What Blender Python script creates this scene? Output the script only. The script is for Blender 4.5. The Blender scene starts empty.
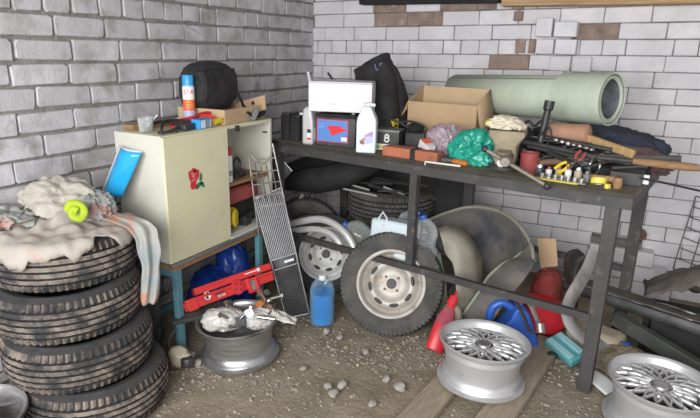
import bpy, math, random
from mathutils import Vector, Matrix, Euler, noise
C = bpy.context.scene.collection
rnd = random.Random(7)
PI = math.pi
# ---------------------------------------------------------------- camera model (taken from the brick courses and the bench)
FPX, PITCH, YAW, ROLL = 549.26, 0.28198, 0.47521, 0.02472
CAM = Vector((2.35618, -3.86386, 1.48364))
_fw = Vector((-math.sin(YAW)*math.cos(PITCH), math.cos(YAW)*math.cos(PITCH), -math.sin(PITCH)))
_r = Vector((math.cos(YAW), math.sin(YAW), 0)); _u = _r.cross(_fw)
_R = _r*math.cos(ROLL)+_u*math.sin(ROLL); _Uv = -_r*math.sin(ROLL)+_u*math.cos(ROLL)
TH = math.atan(-0.14346)                                  # the bench stands a little askew to the back wall
TO = Vector((0, -1.08402, 0)); TU = Vector((math.cos(TH), math.sin(TH), 0)); TV = Vector((-math.sin(TH), math.cos(TH), 0))
def _ray(x, y): return _fw+_R*((x-350)/FPX)-_Uv*((y-209)/FPX)
def gx(x, y, X): d = _ray(x, y); return CAM+d*((X-CAM.x)/d.x)
def gy(x, y, Y): d = _ray(x, y); return CAM+d*((Y-CAM.y)/d.y)
def gz(x, y, Z): d = _ray(x, y); return CAM+d*((Z-CAM.z)/d.z)
def gv(x, y, v): d = _ray(x, y); return CAM+d*((v-(CAM-TO).dot(TV))/d.dot(TV))    # world point in the plane v of the bench
def tb(u, v, z): return TO+TU*u+TV*v+Vector((0, 0, z))
def V(*a): return Vector(a)
# ---------------------------------------------------------------- mesh builder
class MB:
    def __init__(s): s.v = []; s.f = []; s.m = []; s.mi = 0
    def add(s, vs, fs, M=None):
        b = len(s.v)
        for q in vs:
            q = Vector(q); s.v.append(M @ q if M else q)
        for f in fs: s.f.append([i+b for i in f]); s.m.append(s.mi)
        return s
    def box(s, c, d, M=None, taper=1.0):
        x, y, z = (q/2 for q in d); c = Vector(c)
        vs = [c+V(i*x*(taper if k > 0 else 1), j*y*(taper if k > 0 else 1), k*z) for k in (-1, 1) for j in (-1, 1) for i in (-1, 1)]
        return s.add(vs, [(0, 2, 3, 1), (4, 5, 7, 6), (0, 1, 5, 4), (1, 3, 7, 5), (3, 2, 6, 7), (2, 0, 4, 6)], M)
    def lathe(s, prof, n=32, M=None, cap0=False, cap1=False, closed=False, a0=0, rf=None):
        vs = []; k = len(prof)
        for i in range(n):
            a = a0+2*PI*i/n
            for j, (r, z) in enumerate(prof):
                rr = rf(i, j, r) if rf else r
                vs.append((rr*math.cos(a), rr*math.sin(a), z))
        fs = []
        for i in range(n):
            i2 = (i+1) % n
            for j in range(k if closed else k-1):
                j2 = (j+1) % k
                fs.append((i*k+j, i2*k+j, i2*k+j2, i*k+j2))
        if cap0: fs.append([i*k for i in range(n)][::-1])
        if cap1: fs.append([i*k+k-1 for i in range(n)])
        return s.add(vs, fs, M)
    def cyl(s, p0, p1, r0, r1=None, n=16, M=None):
        return s.tube([p0, p1], [r0, r0 if r1 is None else r1], n, M)
    def tube(s, pts, r, n=10, M=None, closed=False, flat=1.0, up=None):
        pts = [Vector(q) for q in pts]; k = len(pts)
        rs = r if isinstance(r, (list, tuple)) else [r]*k
        vs = []; prev = None
        for i, q in enumerate(pts):
            if closed: t = pts[(i+1) % k]-pts[i-1]
            else: t = pts[min(i+1, k-1)]-pts[max(i-1, 0)]
            t = t.normalized() if t.length > 1e-9 else V(0, 0, 1)
            if prev is None:
                a = Vector(up) if up else (V(0, 0, 1) if abs(t.z) < .9 else V(1, 0, 0))
            else: a = prev
            a = (a-t*a.dot(t)).normalized(); prev = a; b = t.cross(a)
            for j in range(n):
                w = 2*PI*j/n
                vs.append(q+a*(math.cos(w)*rs[i]*flat)+b*(math.sin(w)*rs[i]))
        fs = []
        for i in range(k if closed else k-1):
            i2 = (i+1) % k
            for j in range(n):
                j2 = (j+1) % n
                fs.append((i*n+j, i*n+j2, i2*n+j2, i2*n+j))
        if not closed:
            fs.append(list(range(n))[::-1]); fs.append([(k-1)*n+j for j in range(n)])
        return s.add(vs, fs, M)
    def prism(s, poly, z0, z1, M=None):
        n = len(poly); vs = [(x, y, z0) for x, y in poly]+[(x, y, z1) for x, y in poly]
        fs = [list(range(n))[::-1], list(range(n, 2*n))]+[(i, (i+1) % n, n+(i+1) % n, n+i) for i in range(n)]
        return s.add(vs, fs, M)
    def grid(s, fn, nu, nv, M=None):
        vs = [fn(i/nu, j/nv) for i in range(nu+1) for j in range(nv+1)]
        fs = [(i*(nv+1)+j, (i+1)*(nv+1)+j, (i+1)*(nv+1)+j+1, i*(nv+1)+j+1) for i in range(nu) for j in range(nv)]
        return s.add(vs, fs, M)
    def blob(s, c, rad, amp=.15, freq=3.0, seed=0, sub=3, ridge=False, floor=None, M=None):
        import bmesh
        b = bmesh.new(); bmesh.ops.create_icosphere(b, subdivisions=sub, radius=1)
        c = Vector(c); rad = Vector(rad); off = V(seed*7.3, seed*3.1, seed*1.7); vs = []
        for q in b.verts:
            d = q.co.normalized(); n1 = noise.noise(d*freq*.5+off); n2 = noise.noise(d*freq+off*2); n3 = noise.noise(d*freq*2.3+off*3)
            if ridge:
                wq = d*freq*.55+off; wv = Vector((noise.noise(wq+V(9, 0, 0)), noise.noise(wq+V(0, 9, 0)), noise.noise(wq+V(0, 0, 9))))
                dq = Vector((d.x*rad.x, d.y*rad.y, d.z*rad.z))/max(rad)
                r1 = 1-2.4*abs(noise.noise(dq*freq*.8+off*2+wv*1.1)); r2 = 1-2.4*abs(noise.noise(dq*freq*1.9+off*3+wv*1.8)); r3 = 1-2.4*abs(noise.noise(dq*freq*4.2+off+wv*2.5))
                h = 1+amp*(1.2*n1+.9*r1+.55*r2+.22*r3)
            else: h = 1+amp*(1.4*n1+.8*n2+.4*n3)
            w = c+Vector((d.x*rad.x, d.y*rad.y, d.z*rad.z))*h
            if floor is not None and w.z < floor: w.z = floor+.03*(w.z-floor)
            vs.append(w)
        b.verts.index_update(); fs = [[v.index for v in f.verts] for f in b.faces]; b.free()
        return s.add(vs, fs, M)
def spline(pts, k=6, closed=False):
    pts = [Vector(q) for q in pts]; out = []; n = len(pts)
    for i in range(n if closed else n-1):
        if closed: a, b, c, d = pts[i-1], pts[i], pts[(i+1) % n], pts[(i+2) % n]
        else: a, b, c, d = pts[max(i-1, 0)], pts[i], pts[i+1], pts[min(i+2, n-1)]
        for j in range(k):
            t = j/k
            out.append(.5*((2*b)+(c-a)*t+(2*a-5*b+4*c-d)*t*t+(3*b-a-3*c+d)*t**3))
    if not closed: out.append(pts[-1])
    return out
def text_mb(txt, size, M=None, depth=.0006):
    cu = bpy.data.curves.new('t', 'FONT'); cu.body = txt; cu.size = size; cu.extrude = depth; cu.align_x = 'CENTER'; cu.align_y = 'CENTER'; cu.resolution_u = 3
    o = bpy.data.objects.new('t', cu); C.objects.link(o)
    dg = bpy.context.evaluated_depsgraph_get(); me = bpy.data.meshes.new_from_object(o.evaluated_get(dg))
    mb = MB(); mb.add([v.co.copy() for v in me.vertices], [list(f.vertices) for f in me.polygons], M)
    bpy.data.objects.remove(o); bpy.data.curves.remove(cu); bpy.data.meshes.remove(me)
    return mb
def obj(name, mb, mat, parent=None, smooth=True, bevel=0, solid=0, subsurf=0, angle=40):
    me = bpy.data.meshes.new(name); me.from_pydata([tuple(v) for v in mb.v], [], mb.f)
    mats = mat if isinstance(mat, (list, tuple)) else [mat]
    for m in mats: me.materials.append(m)
    for p_, i in zip(me.polygons, mb.m): p_.material_index = i
    me.validate(); me.update()
    if smooth:
        for p_ in me.polygons: p_.use_smooth = True
        me.set_sharp_from_angle(angle=math.radians(angle))
    o = bpy.data.objects.new(name, me); C.objects.link(o)
    if parent: o.parent = parent
    if solid: md = o.modifiers.new('solid', 'SOLIDIFY'); md.thickness = solid; md.offset = 0
    if bevel: md = o.modifiers.new('bevel', 'BEVEL'); md.width = bevel; md.segments = 2; md.limit_method = 'ANGLE'; md.angle_limit = math.radians(35)
    if subsurf: md = o.modifiers.new('sub', 'SUBSURF'); md.levels = subsurf; md.render_levels = subsurf
    return o
def put(o, loc=None, rot=None, M=None):
    if M is not None: o.matrix_world = M; o.matrix_basis = M
    else:
        o.location = loc or (0, 0, 0)
        if rot is not None: o.rotation_euler = rot
    return o
def tag(o, label, cat, group=None, kind=None):
    o['label'] = label; o['category'] = cat
    if group: o['group'] = group
    if kind: o['kind'] = kind
    return o
def thing(name, label, cat, loc=(0, 0, 0), rot=(0, 0, 0), group=None, M=None):
    o = bpy.data.objects.new(name, None); C.objects.link(o); o.empty_display_size = .05
    put(o, loc, rot, M); return tag(o, label, cat, group)
def solo(name, mb, mat, label, cat, loc=(0, 0, 0), rot=(0, 0, 0), group=None, M=None, **k):
    o = obj(name, mb, mat, None, **k); put(o, loc, rot, M); return tag(o, label, cat, group)
def struct(name, mb, mat, **k):
    o = obj(name, mb, mat, None, **k); o['kind'] = 'structure'; return o
def dup(root, M=None, loc=None, rot=None, label=None):
    r = root.copy(); C.objects.link(r); put(r, loc, rot, M)
    if label: r['label'] = label
    for ch in list(root.children):
        c = ch.copy(); C.objects.link(c); c.parent = r
        for g in list(ch.children):
            d = g.copy(); C.objects.link(d); d.parent = c
    return r
def frame(o, z, x=None):
    """matrix at o, Z axis along z, X axis near x"""
    z = Vector(z).normalized(); x = Vector(x) if x is not None else (V(1, 0, 0) if abs(z.x) < .9 else V(0, 1, 0))
    x = (x-z*x.dot(z)).normalized(); y = z.cross(x); M = Matrix((x, y, z)).transposed().to_4x4(); M.translation = Vector(o); return M
def tfr(u, v, z, rz=0, rx=0, ry=0): return Matrix.Translation(tb(u, v, z)) @ Matrix.Rotation(TH+rz, 4, 'Z') @ Euler((rx, ry, 0)).to_matrix().to_4x4()
def TR(x, y, z): return Matrix.Translation((x, y, z))
def RO(a, ax): return Matrix.Rotation(a, 4, ax)
# ---------------------------------------------------------------- materials
def mat(name, col, col2=None, scale=8, rough=.6, metal=0, bump=0, bscale=None, detail=6, lo=.35, hi=.65, trans=0, alpha=1, spec=.5, dirt=None, coat=0, island=0, sheen=0, stretch=None):
    m = bpy.data.materials.new(name); m.use_nodes = True; nt = m.node_tree; N = nt.nodes; L = nt.links; b = N['Principled BSDF']
    def s(k, v):
        if k in b.inputs: b.inputs[k].default_value = v
    col = tuple(col)+(1,); s('Base Color', col); s('Roughness', rough); s('Metallic', metal); s('Transmission Weight', trans); s('Alpha', alpha); s('Specular IOR Level', spec); s('Coat Weight', coat); s('Sheen Weight', sheen)
    tc = N.new('ShaderNodeTexCoord'); out = tc.outputs['Object']
    if stretch:
        mp = N.new('ShaderNodeMapping'); mp.inputs['Scale'].default_value = stretch; L.new(out, mp.inputs[0]); out = mp.outputs[0]
    cur = None
    def nz(sc, dt=detail):
        n = N.new('ShaderNodeTexNoise'); n.inputs['Scale'].default_value = sc; n.inputs['Detail'].default_value = dt; n.inputs['Roughness'].default_value = .6; L.new(out, n.inputs['Vector']); return n.outputs[0]
    def ramp(sock, a, c):
        r = N.new('ShaderNodeMapRange'); r.inputs[1].default_value = a; r.inputs[2].default_value = c; L.new(sock, r.inputs[0]); return r.outputs[0]
    def mix(f, a, c):
        x = N.new('ShaderNodeMix'); x.data_type = 'RGBA'; L.new(f, x.inputs[0])
        if isinstance(a, tuple): x.inputs[6].default_value = a
        else: L.new(a, x.inputs[6])
        if isinstance(c, tuple): x.inputs[7].default_value = c
        else: L.new(c, x.inputs[7])
        return x.outputs[2]
    cur = col
    if island:
        g = N.new('ShaderNodeNewGeometry'); hs = N.new('ShaderNodeHueSaturation'); hs.inputs['Color'].default_value = col
        cur = mix(ramp(g.outputs['Random Per Island'], 0, 1), tuple(max(0, c*(1-island)) for c in col[:3])+(1,), tuple(min(1, c*(1+island)) for c in col[:3])+(1,))
    if col2 is not None: cur = mix(ramp(nz(scale), lo, hi), cur, tuple(col2)+(1,))
    if dirt: cur = mix(ramp(nz(dirt[1]), dirt[2], dirt[3]), cur, tuple(dirt[0])+(1,))
    if not isinstance(cur, tuple): L.new(cur, b.inputs['Base Color'])
    if bump:
        bn = N.new('ShaderNodeBump'); bn.inputs['Strength'].default_value = bump; bn.inputs['Distance'].default_value = .01; L.new(nz(bscale or scale*4, 8), bn.inputs['Height']); L.new(bn.outputs[0], b.inputs['Normal'])
    return m
def clearmat(name, tint=(.9, .93, .95), a=.25, rough=.08):
    m = bpy.data.materials.new(name); m.use_nodes = True; nt = m.node_tree; N = nt.nodes; L = nt.links; b = N['Principled BSDF']
    b.inputs['Base Color'].default_value = tuple(tint)+(1,); b.inputs['Roughness'].default_value = rough; b.inputs['Specular IOR Level'].default_value = .9
    lw = N.new('ShaderNodeLayerWeight'); lw.inputs[0].default_value = .45; r = N.new('ShaderNodeMapRange'); r.inputs[3].default_value = a; r.inputs[4].default_value = min(1, a+.55); L.new(lw.outputs['Facing'], r.inputs[0]); L.new(r.outputs[0], b.inputs['Alpha'])
    return m
M_ = dict(
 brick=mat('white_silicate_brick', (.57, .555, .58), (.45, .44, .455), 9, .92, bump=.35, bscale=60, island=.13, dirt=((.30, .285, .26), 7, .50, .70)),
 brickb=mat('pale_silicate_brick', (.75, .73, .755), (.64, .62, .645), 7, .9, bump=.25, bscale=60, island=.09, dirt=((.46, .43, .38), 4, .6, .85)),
 brown=mat('brown_sooty_brick', (.22, .16, .135), (.36, .27, .22), 9, .92, bump=.4, bscale=50, island=.25, dirt=((.5, .46, .43), 11, .58, .75)),
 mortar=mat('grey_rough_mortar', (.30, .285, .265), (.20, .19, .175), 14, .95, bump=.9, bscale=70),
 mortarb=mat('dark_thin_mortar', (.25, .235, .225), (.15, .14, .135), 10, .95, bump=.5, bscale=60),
 ground=mat('packed_earth', (.205, .168, .115), (.30, .255, .19), 5, .95, bump=.9, bscale=45, dirt=((.36, .315, .245), 55, .60, .70)),
 gravel=mat('mixed_gravel', (.27, .24, .195), None, 8, .9, island=.55, bump=.3),
 stone=mat('grey_stone', (.36, .34, .31), (.26, .24, .21), 14, .9, bump=.5),
 concrete=mat('grey_ceiling_slab', (.24, .235, .23), (.19, .185, .18), 4, .95),
 timber=mat('raw_timber', (.52, .36, .2), (.36, .22, .11), 5, .8, stretch=(1, 12, 12)),
 plank=mat('weathered_plank', (.34, .29, .215), (.25, .205, .145), 5, .9, stretch=(2, 14, 14), bump=.4, dirt=((.36, .31, .23), 9, .6, .75)),
 rubber=mat('black_rubber', (.035, .034, .036), (.06, .057, .056), 12, .75, bump=.2, bscale=90),
 mud=mat('muddy_tread_rubber', (.035, .034, .036), (.225, .185, .155), 11, .85, bump=.4, bscale=70, lo=.42, hi=.60, detail=12),
 dusty=mat('dusty_rubber', (.045, .043, .042), (.10, .095, .085), 8, .85, bump=.3, bscale=60),
 groove=mat('groove_rubber', (.012, .012, .013), (.03, .028, .027), 20, .9),
 alloy=mat('silver_alloy', (.60, .60, .61), (.52, .52, .525), 6, .36, metal=.55, dirt=((.28, .26, .23), 12, .66, .8)),
 dullalloy=mat('dull_cast_alloy', (.52, .52, .53), (.36, .355, .35), 8, .33, metal=.8, dirt=((.13, .115, .10), 6, .60, .70), stretch=(1, 1, 5)),
 chrome=mat('chrome', (.78, .78, .79), (.6, .6, .62), 10, .16, metal=1),
 steelwhite=mat('dirty_silver_paint', (.50, .47, .43), (.38, .35, .31), 9, .5, metal=.2, dirt=((.22, .155, .10), 13, .58, .74)),
 whitewheel=mat('white_wheel_paint', (.68, .69, .68), (.52, .51, .49), 9, .5, dirt=((.2, .16, .12), 11, .62, .78)),
 iron=mat('dark_painted_iron', (.062, .057, .058), (.04, .037, .037), 9, .6, dirt=((.16, .135, .12), 16, .58, .75), bump=.1),
 benchtop=mat('grimy_bench_top', (.13, .115, .08), (.20, .175, .12), 7, .8, dirt=((.06, .055, .045), 12, .55, .7)),
 black=mat('black_plastic', (.022, .022, .024), (.04, .04, .042), 10, .45),
 blackm=mat('black_matt', (.013, .013, .014), (.024, .023, .023), 8, .85),
 grey=mat('grey_plastic', (.22, .22, .225), (.16, .16, .165), 8, .5),
 dark=mat('dark_grey_metal', (.10, .10, .10), (.055, .053, .052), 12, .5, metal=.5),
 steel=mat('worn_steel', (.48, .46, .44), (.25, .23, .21), 14, .4, metal=.85),
 rust=mat('rusty_steel', (.25, .15, .10), (.14, .085, .06), 14, .8, metal=.3),
 cream=mat('cream_painted_board', (.69, .66, .455), (.63, .60, .41), 3, .5, dirt=((.55, .5, .36), 4, .62, .85)),
 creamw=mat('off_white_board', (.60, .595, .52), (.53, .525, .455), 3, .55, dirt=((.5, .46, .38), 5, .62, .8)),
 wood=mat('brown_wood', (.34, .2, .10), (.24, .135, .065), 6, .7, stretch=(2, 12, 12)),
 woodl=mat('light_wood', (.50, .33, .16), (.40, .25, .11), 6, .65, stretch=(10, 10, 2)),
 bluepaint=mat('teal_blue_paint', (.13, .30, .36), (.09, .22, .27), 9, .55, dirt=((.06, .09, .1), 11, .6, .75)),
 alu=mat('aluminium', (.55, .56, .57), None, 8, .35, metal=.9),
 red=mat('red_paint', (.62, .035, .03), (.50, .03, .025), 8, .4, dirt=((.25, .04, .03), 13, .64, .8)),
 redp=mat('red_plastic', (.66, .03, .045), (.52, .025, .035), 6, .38),
 redbag=mat('faded_red_cloth', (.24, .035, .03), (.14, .03, .025), 7, .85, dirt=((.25, .17, .12), 7, .58, .75)),
 bluep=mat('blue_plastic', (.035, .13, .52), (.03, .10, .42), 6, .35),
 bluetarp=mat('blue_film', (.010, .055, .34), (.006, .028, .18), 8, .3),
 cyan=mat('glossy_blue_film', (.02, .36, .72), (.02, .32, .66), 4, .15),
 cardboard=mat('brown_cardboard', (.50, .345, .205), (.45, .305, .18), 5, .85),
 cardlight=mat('pale_cardboard', (.55, .40, .25), (.48, .34, .20), 5, .85),
 white=mat('white_card', (.70, .69, .71), None, 8, .5),
 ivory=mat('translucent_white_plastic', (.70, .74, .73), (.66, .69, .68), 6, .4),
 hdpe=mat('whitish_blue_plastic', (.66, .76, .80), (.62, .72, .77), 6, .35),
 silverp=mat('silver_plastic', (.60, .60, .60), None, 8, .35, metal=.3),
 rag=mat('stained_cloth', (.34, .305, .265), (.42, .385, .34), 8, .95, bump=.3, bscale=120, dirt=((.46, .21, .13), 5, .53, .66)),
 ragg=mat('grey_blue_stained_cloth', (.36, .345, .31), (.24, .285, .30), 9, .95, bump=.3, bscale=120, dirt=((.46, .22, .14), 8, .54, .66)),
 ragw=mat('off_white_cloth', (.47, .445, .39), (.36, .335, .29), 9, .95, bump=.3, bscale=140),
 lime=mat('lime_cloth', (.36, .47, .02), (.28, .38, .015), 10, .8),
 green=mat('green_film', (.012, .27, .185), (.03, .36, .27), 11, .28),
 plum=mat('mauve_film', (.42, .33, .37), (.26, .19, .23), 10, .25),
 film=mat('cloudy_white_film', (.58, .57, .54), (.42, .41, .385), 9, .3, dirt=((.55, .32, .26), 6, .62, .75)),
 mint=mat('pale_mint_foam', (.47, .53, .42), (.52, .575, .47), 5, .7, stretch=(1, 6, 6)),
 foilin=mat('dark_roll_lining', (.10, .115, .125), (.20, .22, .235), 14, .4),
 navy=mat('navy_cloth', (.022, .028, .045), (.035, .042, .06), 10, .9, bump=.3),
 blackcloth=mat('black_cloth', (.015, .0145, .015), (.032, .03, .03), 9, .8, bump=.3),
 logo=mat('dull_blue_print', (.12, .14, .32), None, 8, .6),
 tan=mat('pinkish_leather', (.46, .26, .17), (.40, .22, .15), 8, .7),
 claret=mat('dark_maroon_cloth', (.20, .115, .11), (.12, .075, .075), 10, .85),
 brickred=mat('orange_red_brick', (.46, .16, .085), (.36, .12, .065), 12, .85, bump=.4, dirt=((.22, .09, .055), 10, .58, .75)),
 maroon=mat('dull_red_tin', (.33, .07, .065), (.26, .055, .05), 8, .5),
 yellow=mat('yellow_plastic', (.72, .55, .03), (.6, .45, .03), 8, .5),
 orange=mat('orange_handle', (.50, .17, .03), (.5, .17, .03), 8, .45),
 glove=mat('cream_knit_glove', (.70, .64, .50), (.62, .55, .42), 14, .95, bump=.4),
 cast=mat('worn_beige_cast_iron', (.36, .30, .205), (.23, .19, .135), 10, .7, metal=.2, bump=.2, dirt=((.12, .10, .08), 9, .58, .72)),
 fend=mat('beige_car_paint_dusty', (.31, .295, .235), (.25, .235, .19), 6, .6, dirt=((.16, .14, .11), 6, .55, .75)),
 fendd=mat('grey_fender_liner', (.155, .14, .13), (.105, .097, .092), 7, .85, dirt=((.045, .05, .06), 4, .50, .66), bump=.3),
 sage=mat('sage_green_panel', (.30, .33, .255), (.25, .275, .215), 6, .55),
 bumper=mat('scuffed_grey_plastic', (.34, .335, .325), (.25, .245, .235), 8, .7, dirt=((.15, .13, .11), 8, .56, .72)),
 greenbeam=mat('dirty_green_metal', (.035, .045, .04), (.06, .06, .052), 9, .65, dirt=((.15, .13, .11), 10, .58, .72)),
 turq=mat('turquoise_plastic', (.12, .38, .40), (.09, .30, .33), 6, .4),
 turql=mat('light_turquoise_plastic', (.30, .56, .60), (.25, .5, .54), 6, .4),
 tarp=mat('grey_brown_tarpaulin', (.085, .075, .065), (.135, .12, .105), 9, .8, bump=.4),
 sack=mat('coarse_sack', (.27, .23, .165), (.2, .165, .115), 12, .95, bump=.6),
 beigep=mat('yellowed_plastic', (.46, .41, .30), (.38, .33, .235), 7, .5, dirt=((.2, .16, .11), 9, .6, .75)),
 wash=mat('blue_washer_fluid', (.0, .13, .46), (.0, .20, .60), 4, .12),
 grille=mat('silver_grille_plastic', (.36, .36, .37), (.28, .28, .285), 9, .35, metal=.5),
 grilleback=mat('grille_back_grey', (.17, .17, .175), (.10, .10, .105), 12, .5),
 wornbar=mat('worn_grey_bar', (.30, .27, .235), (.20, .175, .15), 14, .55, metal=.4),
 redsheen=mat('red_plastic_sheen', (.42, .10, .13), (.34, .05, .075), 6, .3),  # red plastic with a pale reflection mixed into its colour
 rose=mat('rose_red_print', (.62, .05, .05), (.50, .03, .035), 30, .5), leaf=mat('leaf_green_print', (.03, .20, .08), None, 8, .5), pink=mat('rose_pink_print', (.72, .20, .20), None, 8, .5),
 lblblue=mat('label_blue', (.10, .25, .62), None, 8, .4), lblred=mat('label_red', (.75, .03, .04), None, 8, .4), lblwhite=mat('label_white', (.8, .8, .8), None, 8, .4), lblorange=mat('label_orange', (.75, .15, .05), None, 8, .4), lblcap=mat('label_sky_blue', (.03, .32, .70), None, 8, .35), lblviolet=mat('label_violet', (.38, .22, .55), None, 8, .4), lblpale=mat('label_lilac', (.45, .48, .75), None, 8, .4), lblgrey=mat('label_grey', (.30, .31, .34), None, 8, .4), lblyel=mat('label_yellow', (.75, .62, .10), None, 8, .4), lblgrn=mat('label_green', (.2, .45, .25), None, 8, .4), ink=mat('ink_grey', (.5, .5, .53), None, 8, .5), inkb=mat('ink_black', (.03, .03, .03), None, 8, .5),
 clear=clearmat('clear_plastic', (.8, .84, .86), .10), clearg=clearmat('greenish_clear_plastic', (.62, .68, .64), .18, .12), clearb=clearmat('clear_blue_bottle', (.45, .75, .95), .05),
)
# ================================================================ SETTING
def brick_shape(mb, s0, s1, z0, z1, t, M, cut=.012, jit=.004, zf=None):
    """one brick in wall coordinates (s, z, outward depth)"""
    r = rnd.uniform; cs = [r(.3, 1.6)*cut for _ in range(4)]
    j = lambda: r(-jit, jit)
    P = [(s0+cs[0], z0), (s1-cs[1], z0), (s1, z0+cs[1]*.8), (s1, z1-cs[2]*.8), (s1-cs[2], z1), (s0+cs[3], z1), (s0, z1-cs[3]*.8), (s0, z0+cs[0]*.8)]
    P = [(a+j(), b+j()) for a, b in P]; cx, cz = (s0+s1)/2, (z0+z1)/2
    t += r(-.003, .003)
    def ring(k, d): return [(a-(1 if a > cx else -1)*k, (b-(1 if b > cz else -1)*k)+(zf(a) if zf else 0), d) for a, b in P]
    vs = ring(0, -.02)+ring(.0005, t-.005)+ring(.004, t)
    fs = [tuple(range(16, 24))]
    for q in (0, 8):
        for i in range(8): fs.append((q+i, q+(i+1) % 8, q+8+(i+1) % 8, q+8+i))
    mb.add(vs, fs, M)
ZTOP = 2.32
def mortar_plane(s0, s1, z0, z1, amp, M, fr):
    mb = MB(); n = int((s1-s0)/.03); m = int((z1-z0)/.03)
    mb.grid(lambda a, b: V(s0+(s1-s0)*a, z0+(z1-z0)*b, amp*(noise.noise(V(a*(s1-s0)*fr, b*(z1-z0)*fr, 1.3))+.5*noise.noise(V(a*(s1-s0)*fr*3, b*(z1-z0)*fr*3, 5.1)))), n, m, M); return mb
# left wall: plane X = 0, s = -Y axis reversed  (s = Y), outward = +X
ML = Matrix(((0, 0, 1, 0), (1, 0, 0, 0), (0, 1, 0, 0), (0, 0, 0, 1)))
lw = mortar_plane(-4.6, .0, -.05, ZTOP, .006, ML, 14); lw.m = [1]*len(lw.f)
lrows = {0: -2.115, 1: -2.184, 2: -2.05, 3: -2.157, 4: -2.036, 5: -2.207}
hl = .1032
for i in range(-8, 15):
    zt = 1.5014-hl*i; zb = zt-hl
    if zt < 0.02: break
    if zt > ZTOP+.05: continue
    off = lrows.get(i, -2.1+.135*(i % 2)+rnd.uniform(-.03, .03)); s = off-.27*10+rnd.uniform(-.002, .002); header = i in (-2,)
    while s < 0:
        L = (.137 if (header and rnd.random() < .8) else .27)+rnd.uniform(-.008, .008)
        if s+L > -.04 and s < 0: L = -s
        a, b = s, s+L
        if b > -4.6 and L > .05:
            g = rnd.uniform(.004, .008)
            brick_shape(lw, max(a, -4.6)+g, min(b, 0)-g*.6, max(zb, 0)+rnd.uniform(.006, .011), min(zt, ZTOP)-rnd.uniform(.003, .008), .013, ML, cut=.009, jit=.004, zf=lambda q, i=i: .005*noise.noise(V(q*2.1, i*.7, 0)))
        s += L
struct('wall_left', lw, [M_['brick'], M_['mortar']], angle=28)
# back wall: plane Y = 0, s = X, outward = -Y
MBk = Matrix(((1, 0, 0, 0), (0, 0, -1, 0), (0, 1, 0, 0), (0, 0, 0, 1)))
bw = mortar_plane(0, 4.7, -.05, ZTOP, .002, MBk, 10); bw.m = [1]*len(bw.f)
hb = .095; brows = {4: 2.414, 5: 2.27, 6: 2.452, 7: 2.491, 8: 2.659}
tilt = lambda q: .0171*q
for i in range(-7, 19):
    zt = 1.736-hb*i; zb = zt-hb
    if zt < .01 or zt > ZTOP+.07: continue
    off = brows.get(i, 2.35+.128*(i % 2)+rnd.uniform(-.035, .035)); s = off-.258*12; header = (i in (2, -3, 9)) 
    while s < 4.7:
        L = (.128 if (header and rnd.random() < .75) or rnd.random() < .06 else .258)+rnd.uniform(-.004, .004)
        a, b = max(s, 0), min(s+L, 4.7)
        if b-a > .03:
            cx, cz = (a+b)/2, (zt+zb)/2+tilt((a+b)/2)
            bm = 2 if ((.45 < cx < 1.15 and 1.63 < cz < 1.73) or (.5 < cx < .9 and 1.735 < cz < 1.82) or (1.12 < cx < 1.45 and 1.735 < cz < 1.83) or (1.45 < cx < 1.78 and 1.41 < cz < 1.50) or (1.9 < cx < 2.2 and 1.58 < cz < 1.66)) else 0
            proud = .011+(.003 if bm else 0)
            bw.mi = bm
            brick_shape(bw, a+.0016, b-.0016, max(zb, -.06)+.0018, min(zt, ZTOP)-.0018, .006 if bm == 0 else .009, MBk, cut=.005, jit=.0016, zf=tilt)
        s += L
bw.mi = 0
# broken-off cross wall: bricks that stick out of the back wall, high up and low down
for (x0, x1, z0, z1, d, m) in ((1.70, 1.80, 1.592, 1.705, .10, 0), (1.815, 1.95, 1.592, 1.682, .12, 0), (1.705, 1.815, 1.487, 1.578, .05, 0), (1.83, 1.955, 1.487, 1.578, .10, 0),
                               (1.57, 1.635, 1.49, 1.58, .02, 2), (1.80, 1.925, 1.385, 1.475, .03, 0), (1.94, 2.05, 1.385, 1.475, .06, 0), (1.655, 1.70, 1.49, 1.58, .02, 2), (1.545, 1.60, 1.69, 1.75, .04, 2), (1.53, 1.60, 1.76, 1.86, .05, 2)):
    bw.mi = m; brick_shape(bw, x0, x1, z0, z1, d, MBk, cut=.003, jit=.001)
for (x0, x1, z0, z1, d) in ((2.2, 2.575, .205, .30, .11), (2.2, 2.66, .105, .20, .12), (2.2, 2.70, .0, .10, .13), (2.2, 2.50, .305, .345, .08)):
    bw.mi = 0 if z0 < .3 else 1; brick_shape(bw, x0, x1, z0, z1, d, MBk, cut=.005, jit=.001)
bw.mi = 0
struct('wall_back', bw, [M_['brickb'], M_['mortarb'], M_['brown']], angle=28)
wr = MB(); wr.box((4.78, -2.3, ZTOP/2), (.15, 4.6, ZTOP)); struct('wall_right', wr, M_['brickb'])
ce = MB(); ce.box((2.35, -2.3, ZTOP+.06), (4.9, 4.7, .12)); struct('ceiling', ce, M_['concrete'])
bm_ = MB(); z_ = 1.775
bm_.box((3.05, -.06, z_+.035), (3.15, .12, .07)); struct('trim_1', bm_, M_['timber'], bevel=.004)
bm_ = MB(); bm_.box((.95, -.05, z_+.055), (1.0, .10, .06)); struct('trim_2', bm_, M_['blackm'], bevel=.004)
# floor: packed dirt
def fz(x, y): return .010*noise.noise(V(x*1.3, y*1.3, 0))+.006*noise.noise(V(x*5, y*5, 3))+.003*noise.noise(V(x*17, y*17, 7))-.012
fl = MB(); fl.grid(lambda a, b: V(4.7*a, -4.6+4.6*b, fz(4.7*a, -4.6+4.6*b)), 180, 180); fl.f = [f[::1] for f in fl.f]
struct('floor', fl, M_['ground'], angle=180)
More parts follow.
